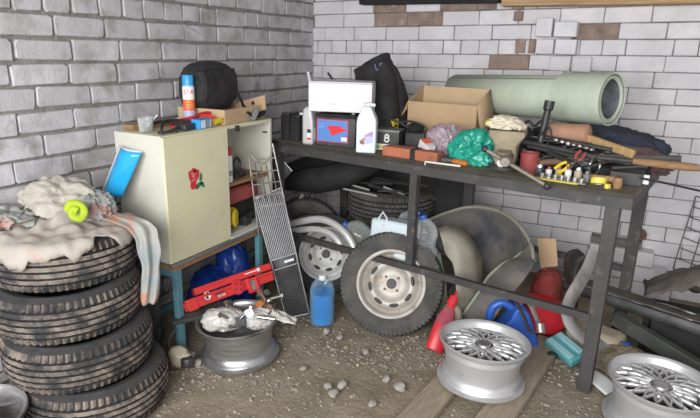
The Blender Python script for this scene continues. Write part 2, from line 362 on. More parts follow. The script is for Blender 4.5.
# gravel: uncountable small stones
gr = MB()
def pebble(mb, x, y, s, sd):
    n = 6; vs = []
    ax, ay, az = s*rnd.uniform(.7, 1.3), s*rnd.uniform(.6, 1.1), s*rnd.uniform(.4, .75); rot = RO(rnd.uniform(0, 6.3), 'Z') @ RO(rnd.uniform(-.4, .4), 'X')
    z = fz(x, y)+az*.25; T = Matrix.Translation((x, y, z)) @ rot
    vs.append((0, 0, az))
    for k, (zz, rr) in enumerate(((.55, .75), (-.2, 1.0))):
        for i in range(n):
            a = 2*PI*(i+.5*k)/n; q = rr*rnd.uniform(.75, 1.15); vs.append((ax*q*math.cos(a), ay*q*math.sin(a), az*(zz+rnd.uniform(-.2, .2))))
    vs.append((0, 0, -az)); fs = [(0, 1+i, 1+(i+1) % n) for i in range(n)]+[(1+i, 1+n+i, 1+n+(i+1) % n, 1+(i+1) % n) for i in range(n)]+[(1+n+i, 2*n+1, 1+n+(i+1) % n) for i in range(n)]
    mb.add(vs, fs, T)
cnt = 0
while cnt < 7500:
    x, y = rnd.uniform(.45, 3.3), rnd.uniform(-2.75, -.5)
    d = noise.noise(V(x*2.2, y*2.2, 9))+.35*(1 if (.75 < x < 1.5 and -1.75 < y < -1.2) or (2.0 < x < 2.4 and y > -1.7) or (.45 < x < .8 and y > -2.8 and y < -2.1) else 0)
    if rnd.random() > .35+1.1*d: continue
    cnt += 1; pebble(gr, x, y, .0022+.0095*rnd.random()**3.2+(.003 if d > .4 else 0), cnt)
g_ = obj('gravel', gr, M_['gravel'], None, angle=25); tag(g_, 'loose grey gravel scattered over the brown dirt floor', 'gravel', None, 'stuff')
# the larger loose stones
def rock(px, py, s, label, sd, fl=.6):
    q = gz(px, py, 0); mb = MB(); mb.blob((0, 0, 0), (s, s*.75, s*fl), .25, 2.2, sd, 2, floor=-s*.3)
    solo('stone', mb, M_['stone'], label, 'stone', (q.x, q.y, s*.26), (0, 0, sd), 'larger stones on the dirt floor', angle=30)
rock(399, 388, .034, 'fist sized grey stone on the dirt left of the weathered plank', 3)
rock(386, 380, .026, 'pale grey stone just left of the fist sized stone near the plank', 5)
rock(366, 353, .022, 'grey stone on the dirt below the standing steel wheel', 8)
rock(303, 369, .024, 'flat light grey stone chip lying alone on open dirt', 11, .35)
rock(334, 395, .030, 'pale grey stone at the middle bottom of the dirt floor', 14)
rock(342, 386, .028, 'rounded grey stone beside the pale stone at the bottom of the floor', 17)
rock(328, 387, .024, 'light stone leftmost of the three stones at the bottom of the floor', 21)
rock(198, 364, .028, 'grey stone at the foot of the teal stand leg', 24)
rock(190, 357, .034, 'beige stone against the base of the teal stand leg', 27)
rock(237, 370, .022, 'small grey stone in front of the parts filled wheel rim', 30, .4)
rock(327, 332, .026, 'light grey stone in front of the blue fluid bottle', 33)
rock(340, 338, .024, 'grey stone between the blue fluid bottle and the standing wheel', 36)
rock(372, 405, .024, 'small dark stone below the fist sized stone left of the plank', 39)
# ================================================================ TYRES, RIMS, WHEELS
def tyre_meshes(R, w, ri, grooves=(-.28, 0, .28), nb=64, deep=.009, coarse=False):
    """tread (blocks between grooves, lugs on the shoulders) and sidewalls; axis Z, centred on z=0"""
    h = w/2; tr = MB(); n = nb*3
    cols = [-.86, -.70, -.52]
    zs = []
    xs = [-.90]
    for g in [-.56]+list(grooves)+[.56]: xs += [g-.05, g-.035, g+.035, g+.05]
    xs += [.90]; prof = []
    for x in xs:
        ing = any(abs(x-g) < .04 for g in [-.56]+list(grooves)+[.56])
        r = R-.022*abs(x)**3-(deep if ing else 0); prof.append((r, x*h))
    k = len(prof)
    def rf(i, j, r):
        x = xs[j]; ph = i % 3
        if abs(x) > .58 and ph == 0: return r-deep*.9
        if abs(x) < .58 and (i+2*(j//4)) % 6 == 0 and not coarse: return r-deep*.35
        if coarse and (i+2*(j//4)) % 4 == 0: return r-deep*.8
        return r
    tr.lathe(prof, n, rf=rf)
    for fi in range(len(tr.f)):
        j = fi % (k-1); i = fi//(k-1)
        x = (xs[j]+xs[j+1])/2
        if any(abs(x-g) < .046 for g in [-.56]+list(grooves)+[.56]) or (abs(x) > .58 and i % 3 in (0, 2) and not coarse and (i % 3 == 0)): tr.m[fi] = 1
    sw = MB(); m = 64
    half = [(R-.022*.73, .90*h), (R-.03, .955*h), (R-.05, 1.0*h), ((R+ri)/2, 1.03*h), (ri+.03, .98*h), (ri+.012, .88*h), (ri, .84*h), (ri-.004, .72*h), (ri+.02, .70*h)]
    ring = [half[1], half[2], (R-.052, 1.012*h), (R-.058, 1.012*h), (R-.06, 1.004*h)]+half[3:]
    sw.lathe([half[0]]+ring+[(R-.03, .6*h), (R-.03, -.6*h)]+[(r, -z) for r, z in ring[::-1]]+[(half[0][0], -half[0][1])], m)
    if coarse:
        lug = MB()
    return tr, sw
def make_tyre(label, R=.285, w=.187, ri=.19, treadm='mud', sidem='rubber', group=None, M=None, **k):
    t = thing('car_tyre', label, 'tyre', group=group, M=M)
    a, b = tyre_meshes(R, w, ri, **k)
    obj('tread', a, [M_[treadm], M_['groove']], t, angle=25); obj('sidewall', b, M_[sidem], t, angle=35)
    return t
TW = .187
st = ((.295, -2.478, 3, .0, 'topmost muddy tyre of the leaning stack, under the stained rags'), (.345, -2.525, 2, 1.3, 'second muddy tyre from the top of the stack of four by the left wall'),
      (.405, -2.535, 1, 2.1, 'third muddy tyre from the top of the stack of four by the left wall'), (.470, -2.525, 0, .7, 'bottom muddy tyre of the stack of four, lying on the dirt floor'))
t0 = None
for x, y, k, rz, lb in st:
    M = TR(x, y, .094+TW*k) @ RO(rz, 'Z')
    if t0 is None: t0 = make_tyre(lb, .29, TW, .19, group='stack of four muddy tyres', M=M)
    else: dup(t0, M, label=lb)
# alloy rims
def rim_barrel(R, H, inner=True):
    o = [(R-.012, 0), (R-.004, .003), (R-.003, .013), (R-.016, .019), (R-.021, .030), (R-.023, .044), (R-.036, .056), (R-.038, .075), (R-.033, .105), (R-.028, H-.045), (R-.024, H-.030), (R-.020, H-.020), (R-.004, H-.016), (R, H-.011), (R+.001, H-.004), (R-.004, H), (R-.010, H-.004)]
    i_ = [(R-.018, H-.016), (R-.024, H-.035), (R-.032, H-.06), (R-.038, .115), (R-.043, .075), (R-.041, .056), (R-.030, .040), (R-.026, .03), (R-.020, .018)]
    mb = MB(); mb.lathe(o+i_, 72, closed=True); return mb
def make_mesh_rim(label, R, H, M, group=None):
    t = thing('alloy_rim', label, 'wheel rim', group=group, M=M)
    obj('barrel', rim_barrel(R, H), M_['alloy'], t, angle=40)
    zf = H-.045; ro = R-.030; sp = MB(); ns = 18
    for k in range(ns):
        a0 = 2*PI*k/ns
        for sgn in (-1, 1):
            pts = []
            for q in range(7):
                f = q/6; r = .045+(ro-.045)*f; a = a0+sgn*(2*PI/ns)*1.35*(f**.8)
                pts.append((r*math.cos(a), r*math.sin(a), zf+.010*math.sin(PI*f)+.012*(1-f)-.004))
            sp.tube(pts, [.0075, .0062, .0058, .0056, .0058, .0066, .008], 6, flat=1.7, up=(0, 0, 1))
    sp.lathe([(ro-.012, zf-.012), (ro-.008, zf+.006), (ro+.006, zf+.008), (ro+.008, zf-.012)], 72, closed=True)
    obj('mesh_spokes', sp, M_['alloy'], t, angle=50)
    hb_ = MB(); hb_.lathe([(.0, zf+.022), (.026, zf+.022), (.032, zf+.016), (.034, zf+.006), (.060, zf+.002), (.066, zf-.01), (.06, zf-.03), (.03, zf-.034), (0, zf-.034)], 32); obj('hub_centre', hb_, M_['dullalloy'], t)
    for k in range(4):
        a = 2*PI*k/4+.4; b = MB(); b.cyl((.046*math.cos(a), .046*math.sin(a), zf), (.046*math.cos(a), .046*math.sin(a), zf+.010), .009, n=10); obj('bolt_hole', b, M_['inkb'], t)
    vs = MB(); vs.cyl((.0, -(R-.05), zf-.01), (.0, -(R-.065), zf+.03), .004, n=8); obj('valve', vs, M_['black'], t)
    return t
Q1 = gz(484, 339, .24); make_mesh_rim('silver mesh spoke alloy rim lying on the two weathered planks', .203, .205, TR(Q1.x, Q1.y, .035) @ RO(.3, 'Z') @ RO(-.035, 'X') @ RO(.02, 'Y'))
Q2 = gz(662, 379, .21); make_mesh_rim('silver mesh spoke alloy rim at the bottom right corner, beside the bench leg', .205, .21, TR(Q2.x, Q2.y, 0) @ RO(1.1, 'Z') @ RO(.012, 'X'))
# rim at the bottom left edge, only its edge in view
t = thing('alloy_rim', 'dull grey alloy rim cut off at the bottom left corner, before the tyre stack', 'wheel rim', M=TR(.375, -2.985, 0))
obj('barrel', rim_barrel(.19, .19), M_['dullalloy'], t)
sp = MB()
for k in range(5):
    a = 2*PI*k/5+.4; sp.tube([(.03*math.cos(a), .03*math.sin(a), .155), (.1*math.cos(a), .1*math.sin(a), .165), (.158*math.cos(a), .158*math.sin(a), .145)], [.03, .024, .03], 10, flat=.5, up=(0, 0, 1))
sp.lathe([(0, .17), (.03, .17), (.05, .155), (.05, .13), (0, .13)], 24); obj('spokes', sp, M_['dullalloy'], t)
# parts-filled rim
RL = gz(239, 316, .205); RL.z = 0
t = thing('alloy_rim', 'scuffed silver wheel rim filled with bagged parts, in front of the teal stand', 'wheel rim', M=TR(*RL) @ RO(.04, 'X') @ RO(-.03, 'Y'))
obj('barrel', rim_barrel(.20, .20), M_['dullalloy'], t)
fc = MB(); fc.lathe([(0, .03), (.05, .03), (.09, .05), (.14, .045), (.168, .05), (.168, .04), (.14, .03), (0, .02)], 40); obj('face', fc, M_['dullalloy'], t)
# big steel wheel standing under the bench
def steel_wheel(label, R, w, ri, M, tm='dusty', sm='dusty', wm='steelwhite', group=None):
    t = thing('car_wheel', label, 'wheel', group=group, M=M)
    a, b = tyre_meshes(R, w, ri, nb=60, deep=.012, coarse=True); obj('tread', a, [M_[tm], M_['groove']], t, angle=25); obj('sidewall', b, M_[sm], t, angle=35)
    lug = MB(); h = w/2
    for k in range(72):
        a = 2*PI*k/72; T = RO(a, 'Z')
        lug.box((R-.027, 0, .93*h), (.030, .014 if k % 2 else .011, .012), T @ TR(0, 0, 0) @ RO(0, 'Y'))
    obj('shoulder_lugs', lug, M_[sm], t, smooth=False)
    z1 = .78*h; rm = MB(); rr = ri+.002
    o = [(rr-.008, z1+.016), (rr+.004, z1+.014), (rr+.004, z1-.006), (rr-.012, z1-.010), (rr-.016, z1-.045), (rr-.03, z1-.055)]
    dish = [(rr-.034, z1-.050), (rr-.045, z1-.035), (rr-.060, z1-.022), (rr-.075, z1-.018), (rr-.090, z1-.028), (rr-.105, z1-.040), (.045, z1-.040), (.030, z1-.034), (.024, z1-.034), (.022, z1-.05)]
    rm.lathe(o+dish, 72); rm.lathe([(rr-.016, -z1), (rr, -z1), (rr-.01, 0), (rr-.018, z1-.05)], 40); r_ = obj('rim', rm, M_[wm], t, angle=50)
    sl = MB()
    for k in range(8):
        a = 2*PI*k/8+.2; r0 = rr-.067; pts = [(r0*math.cos(a+d), r0*math.sin(a+d), z1-.0215) for d in (-.21, -.1, 0, .1, .21)]
        s_ = MB(); s_.tube(pts, [.007, .011, .0115, .011, .007], 8, flat=.5, up=(0, 0, 1)); obj('vent_slot', s_, M_['inkb'], r_)
    for k in range(4):
        a = 2*PI*k/4+.75; s_ = MB(); s_.cyl((.049*math.cos(a), .049*math.sin(a), z1-.045), (.049*math.cos(a), .049*math.sin(a), z1-.036), .0075, n=10); obj('bolt_hole', s_, M_['rust'], r_)
    s_ = MB(); s_.lathe([(0, z1-.04), (.028, z1-.033), (.024, z1-.031), (.0, z1-.036)], 20); obj('hub_bore', s_, M_['inkb'], r_)
    return t
def wheel_M(base, nrm, lean, R, w):
    """standing wheel: lowest front point at base, outer face normal nrm (horizontal), leaning back by lean"""
    n = Vector(nrm).normalized(); n2 = n*math.cos(lean)+V(0, 0, 1)*math.sin(lean); up = V(0, 0, 1)*math.cos(lean)-n*math.sin(lean)
    c = Vector(base)+up*R-n2*(w/2); return frame(c, n2, up)
steel_wheel('big muddy tyre on a dirty silver steel wheel standing under the bench', .290, .18, .182, wheel_M((1.335, -1.415, 0), (.30, -.95, 0), math.radians(22), .290, .18))
steel_wheel('smaller white steel wheel in a dark tyre behind the blue fluid bottle', .262, .16, .165, wheel_M((.79, -1.125, 0.0), (.50, -.86, 0), math.radians(20), .262, .16), 'rubber', 'rubber', 'whitewheel')
# ================================================================ LEFT SIDE: rags, cabinet, stand
def cloth(name, fn, nu, nv, m, label, cat, thick=.004, group=None, angle=180):
    mb = MB(); mb.grid(fn, nu, nv); return solo(name, mb, M_[m], label, cat, solid=thick, angle=angle, group=group)
TC = V(.295, -2.478, .748)
def fold(x, y, s, a=1.0): return a*(.018*abs(noise.noise(V(x*9, y*9, s)))+.011*noise.noise(V(x*20, y*20, s+4)))
# big stained rag spread over the tyre, its front edge hanging over the tread
def big(a, b):
    ang = math.radians(-152)+math.radians(205)*a; r = .02+.285*b*(1+.05*math.sin(ang*5)+.22*noise.noise(V(a*9, 0, 2))+.07*noise.noise(V(a*31, 0, 5)))
    x = TC.x+r*math.cos(ang); y = TC.y+r*math.sin(ang); x = max(x, .03)
    over = max(0, r-.285); z = TC.z+.010+.04*(1-b)**1.5+fold(x, y, 1)*(2.4-1.0*b)-2.0*over
    if over > 0: k = (.300+over*.15)/r; x = TC.x+(x-TC.x)*k; y = TC.y+(y-TC.y)*k
    return V(x, y, max(z, .66))
cloth('rag', big, 72, 26, 'rag', 'large grey white rag stained orange, spread over the top tyre', 'rag')
# long tail hanging down the right side of the stack
tl = [gz(120, 213, .775), gz(133, 216, .79), gz(143, 228, .775)]
def tail(a, b):
    s = spline([(.44, -2.40, .80), (.545, -2.37, .79), (.615, -2.345, .755), (.645, -2.345, .66), (.645, -2.35, .54), (.640, -2.365, .43)], 8); i = min(int(a*(len(s)-1)), len(s)-2); f = a*(len(s)-1)-i; c = s[i].lerp(s[i+1], f)
    wd = .066-.036*a+.008*noise.noise(V(a*9, 3, 1)); d = V(.62, .75, 0)*(b-.5)*2*wd; nrm = V(.75, -.62, 0)
    return c+d*(1+.2*noise.noise(V(a*5, 1, 3)))+nrm*(.012*math.sin(b*11+a*6)+.012*noise.noise(V(a*6, b*4, 8)))
cloth('rag', tail, 40, 16, 'ragg', 'long blue grey rag hanging down the right side of the tyre stack', 'rag')
def heap(name, cx, cy, cz, rx, ry, rz, seed, m, label, cat, amp=.15, freq=3.0, sub=5, rot=0, group=None):
    mb = MB(); mb.blob((0, 0, rz*.55), (rx, ry, rz), amp, freq, seed, sub, ridge=True, floor=0)
    return solo(name, mb, M_[m], label, cat, (cx, cy, cz), (0, 0, rot), group=group, angle=70)
q = gz(80, 185, .83); heap('rag', .235, -2.42, .79, .15, .12, .085, 4, 'ragw', 'crumpled off white cloth heaped on top of the stained rags', 'rag', rot=.5)
q = gz(30, 215, .80); heap('rag', .155, -2.63, .775, .11, .095, .045, 9, 'ragg', 'patterned blue and orange cloth bunched at the left edge of the rags', 'rag', amp=.22)
heap('rag', .375, -2.385, .79, .075, .085, .055, 14, 'ragg', 'grey crumpled rag between the green cloth and the hanging tail', 'rag', amp=.25, rot=.7)
def lime():
    mb = MB(); s = spline([(-.055, .02, .02), (-.03, .045, .05), (.02, .04, .05), (.045, .01, .03), (.03, -.03, .02), (-.01, -.02, .035), (-.005, .01, .05), (.02, .0, .045)], 6)
    mb.tube(s, [.022]*len(s), 10, flat=.7); return mb
q = gz(77, 212, .845); solo('cloth', lime(), M_['lime'], 'bright lime green twisted cloth in the middle of the rags', 'cloth', M=TR(q.x, q.y, .83) @ Euler((.75, 0, .55)).to_matrix().to_4x4() @ Matrix.Scale(.72, 4), subsurf=1)
# glossy blue sheet leaning against the cabinet side
pA, pB, pD, pC = gy(121, 147, -2.135), gy(142, 153, -2.135), gy(103, 192, -2.19), gy(122, 197, -2.19)
mb = MB(); mb.grid(lambda a, b: pD.lerp(pA, a).lerp(pC.lerp(pB, a), b)+V(0, -1, 0)*.030*math.sin(PI*b), 10, 14)
pn = thing('panel', 'glossy bright blue curved panel with white back, leaning on the cabinet side', 'panel')
o = obj('blue_face', mb, M_['cyan'], pn, solid=.004)
mb = MB(); mb.grid(lambda a, b: pD.lerp(pA, a).lerp(pC.lerp(pB, a), b*.9-.16*(1-b))+V(0, .012, .003*a)+V(0, -1, 0)*.020*math.sin(PI*b), 10, 14); obj('white_back', mb, M_['white'], pn, solid=.004, label=None) if False else obj('white_back', mb, M_['white'], pn, solid=.004)
# ---- cabinet on its stand
CX0, CX1, CY0, CY1, CZ0, CZ1 = .205, .50, -2.105, -1.265, .49, 1.095
cab = thing('cabinet', 'cream hanging cabinet with a red rose print, standing on the teal stand', 'cabinet', (CX1, CY0, CZ0))
def cpart(name, boxes, m, parent=None, **k):
    mb = MB()
    for c, d in boxes: mb.box(Vector(c)-V(CX1, CY0, CZ0), d)
    return obj(name, mb, M_[m], parent or cab, smooth=False, **k)
xm, ym, zm = (CX0+CX1)/2, (CY0+CY1)/2, (CZ0+CZ1)/2; dx, dy, dz = CX1-CX0, CY1-CY0, CZ1-CZ0
side = cpart('side_panel', [((xm, CY0+.009, zm), (dx, .018, dz))], 'creamw', bevel=.002)
cpart('side_panel', [((xm, CY1-.009, zm), (dx, .018, dz))], 'creamw', bevel=.002)
cpart('top_panel', [((xm, ym, CZ1-.009), (dx-.002, dy-.036, .018))], 'cream')
cpart('bottom_panel', [((xm, ym, CZ0+.009), (dx-.002, dy-.036, .018))], 'creamw')
cpart('back_panel', [((CX0+.004, ym, zm), (.008, dy-.036, dz-.036))], 'creamw')
cpart('divider', [((xm-.01, -1.675, zm), (dx-.03, .016, dz-.036))], 'creamw')
cpart('shelf', [((xm-.005, -1.475, .775), (dx-.02, .38, .016))], 'wood')
door = cpart('door', [((CX1+.008, (CY0-.002-1.672)/2, (CZ0+CZ1)/2-.002), (.016, -1.672-CY0+.002, dz-.008))], 'cream', bevel=.003)
rail = cpart('door_rail', [((CX1+.010, ym, CZ0-.010), (.022, dy+.005, .018))], 'alu', bevel=.002)
cpart('rail_end', [((CX1+.010, -1.47, CZ0+.006), (.018, .40, .014))], 'creamw', bevel=.002)
cl = MB(); c_ = gx(237, 128, CX1+.004)-V(CX1, CY0, CZ0); cl.box(c_, (.016, .022, .026)); cl.box(c_+V(.008, 0, -.012), (.012, .014, .01)); obj('latch', cl, M_['black'], cab, bevel=.002)
cl = MB(); c_ = gy(265, 132, CY1-.02)-V(CX1, CY0, CZ0); cl.box(c_, (.03, .006, .008)); obj('catch', cl, M_['inkb'], cab)
# rose print on the door
rc = gx(195, 180, CX1+.0165)-V(CX1, CY0, CZ0); px = .0038
def petal(cy, cz, r, ex, rot, m, lift, seed):
    mb = MB(); n = 20; pts = []
    for i in range(n):
        a = 2*PI*i/n; rr = 1.55*r*(1+.12*math.sin(3*a+seed)); y, z = rr*math.cos(a), rr*ex*math.sin(a); pts.append((y*math.cos(rot)-z*math.sin(rot)+1.55*cy, y*math.sin(rot)+z*math.cos(rot)+1.55*cz))
    mb.prism(pts, .0, .0006+lift, Matrix(((0, 0, 1, rc.x), (1, 0, 0, rc.y), (0, 1, 0, rc.z), (0, 0, 0, 1)))); return mb
rp = obj('rose_print', petal(-.004, .012, .022, 1.0, 0, 'rose', .0, 1), M_['rose'], door); rp.parent = cab
for a in ((-.016, .018, .012, 1.2, .3, 'rose', .0002, 2), (.008, .022, .011, 1.1, .8, 'rose', .0003, 3), (-.008, -.014, .013, 1.3, .5, 'rose', .0002, 4), (-.004, .030, .009, 1, 0, 'rose', .0003, 1)): obj('petal', petal(*a), M_['rose'], rp)
for a in ((-.006, .016, .009, .7, .7, 'pink', .0006, 2), (-.012, .024, .005, .6, -.5, 'pink', .0006, 4), (-.006, .002, .012, .25, .3, 'pink', .0006, 5)): obj('petal_highlight', petal(*a), M_['pink'], rp)
for a in ((.026, .004, .014, .45, 1.4, 'leaf', .0002, 1), (.016, -.020, .016, .5, .5, 'leaf', .0002, 3), (.032, -.020, .013, .45, -.9, 'leaf', .0002, 2)): obj('leaf', petal(*a), M_['leaf'], rp)
# teal stand
stn = thing('stand', 'teal painted frame stand with wooden top carrying the cream cabinet', 'stand', (.49, -2.03, 0))
def spart(name, c, d, m, **k):
    mb = MB(); mb.box(Vector(c)-V(.49, -2.03, 0), d); return obj(name, mb, M_[m], stn, smooth=False, **k)
spart('top_board', (.335, -1.68, .458), (.35, .80, .028), 'wood', bevel=.003)
for x in (.19, .49):
    for y in (-2.055, -1.40): spart('leg', (x, y, .222), (.030, .038, .444), 'bluepaint', bevel=.003)
spart('rail', (.19, -1.73, .42), (.02, .62, .035), 'bluepaint'); spart('rail', (.34, -2.055, .42), (.27, .02, .035), 'bluepaint')
spart('rail', (.19, -1.73, .08), (.02, .62, .03), 'bluepaint')
# inside the cabinet
def can(name, label, loc, r, h, sections, cap, group=None, rot=(0, 0, 0), nozzle=None):
    """spray can: sections = [(z0, z1, material)]"""
    t = thing(name, label, 'spray can', loc, rot, group)
    mb = MB(); mb.lathe([(0, 0), (r*.9, 0), (r, .006), (r, h*.78), (r*.94, h*.80), (r*.7, h*.83), (0, h*.83)], 28); obj('body', mb, M_[sections[0]], t)
    for z0, z1, m in sections[1]:
        b = MB(); b.lathe([(r+.0004, h*z0), (r+.0006, h*z0), (r+.0006, h*z1), (r+.0004, h*z1)], 28); obj('label_band', b, M_[m], t)
    b = MB(); b.lathe([(r*.97, h*.79), (r*.97, h*.985), (r*.9, h), (0, h)], 28); obj('cap', b, M_[cap], t)
    return t
ss = gx(228, 180, .42); can('spray_can', 'white spray can with red cap inside the open cabinet', (.445, -1.60, .783), .028, .185, ('lblwhite', [(.2, .35, 'lblgrey')]), 'redp')
mb = MB(); s = spline([(.0, .0, .015), (.0, .03, .03), (.0, .05, .08), (.0, .02, .11), (.0, -.02, .09), (0, -.02, .05), (0, .01, .03)], 6); mb.tube(s, .007, 8); gg = thing('goggles', 'black goggles with a looped strap on the cabinet shelf', 'goggles', (.42, -1.50, .784), (0, 0, .2)); obj('strap', mb, M_['black'], gg); mb = MB(); mb.box((0, .03, .012), (.05, .10, .024)); obj('lens_frame', mb, M_['black'], gg, bevel=.004)
mb = MB(); mb.box((0, 0, .035), (.16, .26, .07)); mb.box((0, 0, .075), (.15, .25, .012))
solo('toolbox', mb, M_['maroon'], 'red box under the shelf inside the open cabinet', 'box', (.39, -1.50, .66), (0, 0, 0), bevel=.006)
mb = MB(); mb.box((0, 0, .075), (.15, .25, .15)); solo('carton', mb, M_['blackm'], 'small dark carton holding up the red box in the cabinet', 'box', (.345, -1.45, .509), bevel=.002)
mb = MB(); s = []
for k in range(60):
    a = k*.62; s.append((.02*math.sin(k*.31), .034*math.cos(a)*(1+.2*math.sin(k)), .050+.034*math.sin(a)+.03*(k/60)))
mb.tube(spline(s, 2), .0105, 8); solo('hose_coil', mb, M_['yellow'], 'tangled yellow hose coil inside the cabinet beside the door', 'hose', (.455, -1.58, .515), (0, 0, .2))
mb = MB(); mb.cyl((0, 0, .03), (.0, .12, .045), .024, .018, 14); mb.cyl((0, .12, .045), (0, .17, .05), .01, n=10); mb.box((0, .03, .02), (.05, .06, .04))
solo('drill', mb, M_['black'], 'black power tool lying low in the cabinet behind the wire rack', 'tool', (.455, -1.50, .509), (0, 0, .15), bevel=.003)
# ---- on top of the cabinet
ZT = CZ1+.001
def cup():
    t = thing('plastic_cup', 'clear plastic tub holding a white stick, at the left of the cabinet top', 'tub', (.345, -2.04, ZT))
    mb = MB(); mb.lathe([(0, .003), (.030, .003), (.036, .062), (.0385, .064), (.0385, .0665), (.035, .066), (.0285, .001), (0, 0)], 28); obj('tub', mb, M_['clearg'], t)
    mb = MB(); mb.cyl((.0, -.012, .008), (.030, .045, .075), .0035, n=8); obj('stick', mb, M_['white'], t)
    mb = MB(); mb.blob((0, 0, .014), (.024, .024, .010), .2, 4, 3, 2); obj('contents', mb, M_['grey'], t)
cup()
sp_ = can('spray_can', 'spray can with sky blue cap and orange label on the cabinet top', (.285, -1.69, ZT), .030, .245, ('lblpale', [(.50, .76, 'lblwhite'), (.27, .50, 'lblorange'), (.10, .27, 'lblpale'), (0.02, .10, 'dark')]), 'lblcap')
tdir = (CAM-V(.285, -1.69, 1.2)); tdir.z = 0; tdir.normalize()
def wrap_text(txt, size, r, z, parent, m, name='lettering', a0=0, depth=.0008):
    mb = text_mb(txt, size, None, depth); out = MB(); th0 = math.atan2(tdir.y, tdir.x)+a0
    out.add([V((r+v.z)*math.cos(th0+v.x/r), (r+v.z)*math.sin(th0+v.x/r), z+v.y) for v in mb.v], mb.f); return obj(name, out, M_[m], parent, angle=20)
wrap_text('STA', .032, .0312, .160, sp_, 'lblred')
for zz in (.112, .098, .084): wrap_text('mmmmm', .009, .0312, zz, sp_, 'lblyel')
# black shoulder bag
bg = thing('shoulder_bag', 'black shoulder bag slumped on the cabinet top behind the spray can', 'bag', (.24, -1.49, ZT+.06), (0, 0, .0))
mb = MB(); mb.blob((0, -.01, .115), (.10, .18, .128), .07, 2.4, 5, 5, ridge=True, floor=-.0); sq = lambda q, r: math.copysign(abs(q/r)**.68, q)*r; mb.v = [V(sq(v.x, .10), sq(v.y+.01, .18)*(1-.22*max(0, v.z)/.25), sq(v.z-.115, .128)+.115) for v in mb.v]; mb.v = [V(v.x, v.y, max(v.z, .0)) for v in mb.v]; obj('body', mb, M_['blackcloth'], bg, angle=70)
mb = MB(); mb.grid(lambda a, b: V(.085+.02*math.sin(a*3)+.006*noise.noise(V(a*6, b*6, 1)), -.14+.26*b, .215-.17*a+.02*noise.noise(V(b*4, 0, 1))), 10, 14); obj('flap', mb, M_['blackcloth'], bg, solid=.006, angle=180)
BL = V(.24, -1.49, ZT+.06); mb = MB(); s = spline([gx(*q)-BL for q in ((233, 84, .30), (239, 96, .36), (244, 106, .42), (250, 114, .47), (257, 115, .47), (263, 110, .44))], 6); mb.tube(s, [.014]*12+[.022]*(len(s)-12), 8, flat=.2, up=(1, 0, .5)); obj('strap', mb, M_['blackm'], bg)
mb = MB(); mb.box((0, 0, 0), (.03, .07, .045), frame(gx(254, 115, .475)-BL, (.8, -.5, .4))); bk = obj('buckle', mb, M_['grey'], bg, bevel=.004)
# shoe box
def quad_(A, B, Cc, D): return lambda a, b: A.lerp(B, a).lerp(D.lerp(Cc, a), b)
sb = thing('shoe_box', 'open brown cardboard shoe box with a finger hole, under the black bag', 'box', (.31, -1.465, ZT), (0, 0, .06))
mb = MB(); L_, W_, H_ = .36, .30, .075
mb.box((0, 0, .002), (W_, L_, .003)); mb.box((W_/2, 0, H_/2), (.003, L_, H_)); mb.box((-W_/2, 0, H_/2), (.003, L_, H_)); mb.box((0, L_/2, H_/2), (W_, .003, H_)); mb.box((0, -L_/2, H_/2), (W_, .003, H_)); obj('tray', mb, M_['cardlight'], sb, smooth=False)
mb = MB(); mb.box((0, 0, 0), (W_+.01, L_+.02, .004), TR(0, 0, .100) @ RO(.10, 'Y') @ RO(.06, 'X')); mb.box((W_/2, 0, -.012), (.003, L_+.02, .03), TR(0, 0, .100) @ RO(.10, 'Y') @ RO(.06, 'X'))
lid = None
SBi = sb.matrix_basis.inverted(); A = [SBi @ gy(*q) for q in ((238, 102, -1.285), (265, 95, -1.285), (266, 109, -1.285), (243, 120, -1.285))]
mb = MB(); F = quad_(*A); mb.grid(F, 2, 2); obj('raised_flap', mb, M_['cardboard'], sb, smooth=False, solid=.004)
h0 = SBi @ gy(253, 103, -1.289); mb = MB(); mb.cyl(h0, h0+V(0, -.003, 0), .011, n=14); obj('finger_hole', mb, M_['inkb'], sb)
# small boxed part
bx_ = thing('small_box', 'small blue and white parts box on the front edge of the cabinet top', 'box', (.455, -1.79, ZT), (0, 0, .12))
mb = MB(); mb.box((0, 0, .0225), (.05, .095, .045)); obj('carton', mb, M_['lblcap'], bx_, bevel=.001)
for y, wd, m in ((-.022, .036, 'lblwhite'), (.022, .026, 'lblgrey'), (.036, .008, 'lblwhite')):
    mb = MB(); mb.box((.0253, y, .022), (.0006, wd, .038)); obj('print_panel', mb, M_[m], bx_, smooth=False)
# jumper cables
mb = MB(); s = spline([(.42, -1.86, ZT+.012), (.40, -1.78, ZT+.05), (.38, -1.68, ZT+.058), (.40, -1.60, ZT+.05), (.44, -1.60, ZT+.03), (.46, -1.66, ZT+.018), (.42, -1.70, ZT+.05), (.38, -1.74, ZT+.045), (.34, -1.82, ZT+.03), (.36, -1.90, ZT+.015), (.40, -1.93, ZT+.011)], 6)
jc = thing('jumper_cable', 'red jumper cable coiled on the cabinet top with black and yellow clamps', 'cable'); mb.tube(s, .0075, 8); obj('cable', mb, M_['redp'], jc)
for (x, y, m) in ((.455, -1.70, 'yellow'), (.42, -1.905, 'black')):
    mb = MB(); mb.cyl((x, y, ZT+.014), (x+.01, y+.06, ZT+.022), .012, .006, 10); mb.cyl((x, y, ZT+.024), (x+.012, y+.055, ZT+.036), .009, .006, 10); obj('clamp', mb, M_[m], jc)
mb = MB(); s = spline([(.40, -2.0, ZT+.010), (.36, -1.95, ZT+.03), (.33, -1.88, ZT+.035), (.38, -1.82, ZT+.03), (.44, -1.86, ZT+.012), (.46, -1.93, ZT+.009)], 6); mb.tube(s, .007, 8); s = spline([(.46, -1.98, ZT+.008), (.42, -1.90, ZT+.02), (.30, -1.90, ZT+.03), (.27, -1.98, ZT+.012)], 6); mb.tube(s, .007, 8)
solo('cable', mb, M_['blackm'], 'dark brown tangle of cable between the tub and the spray can', 'cable')
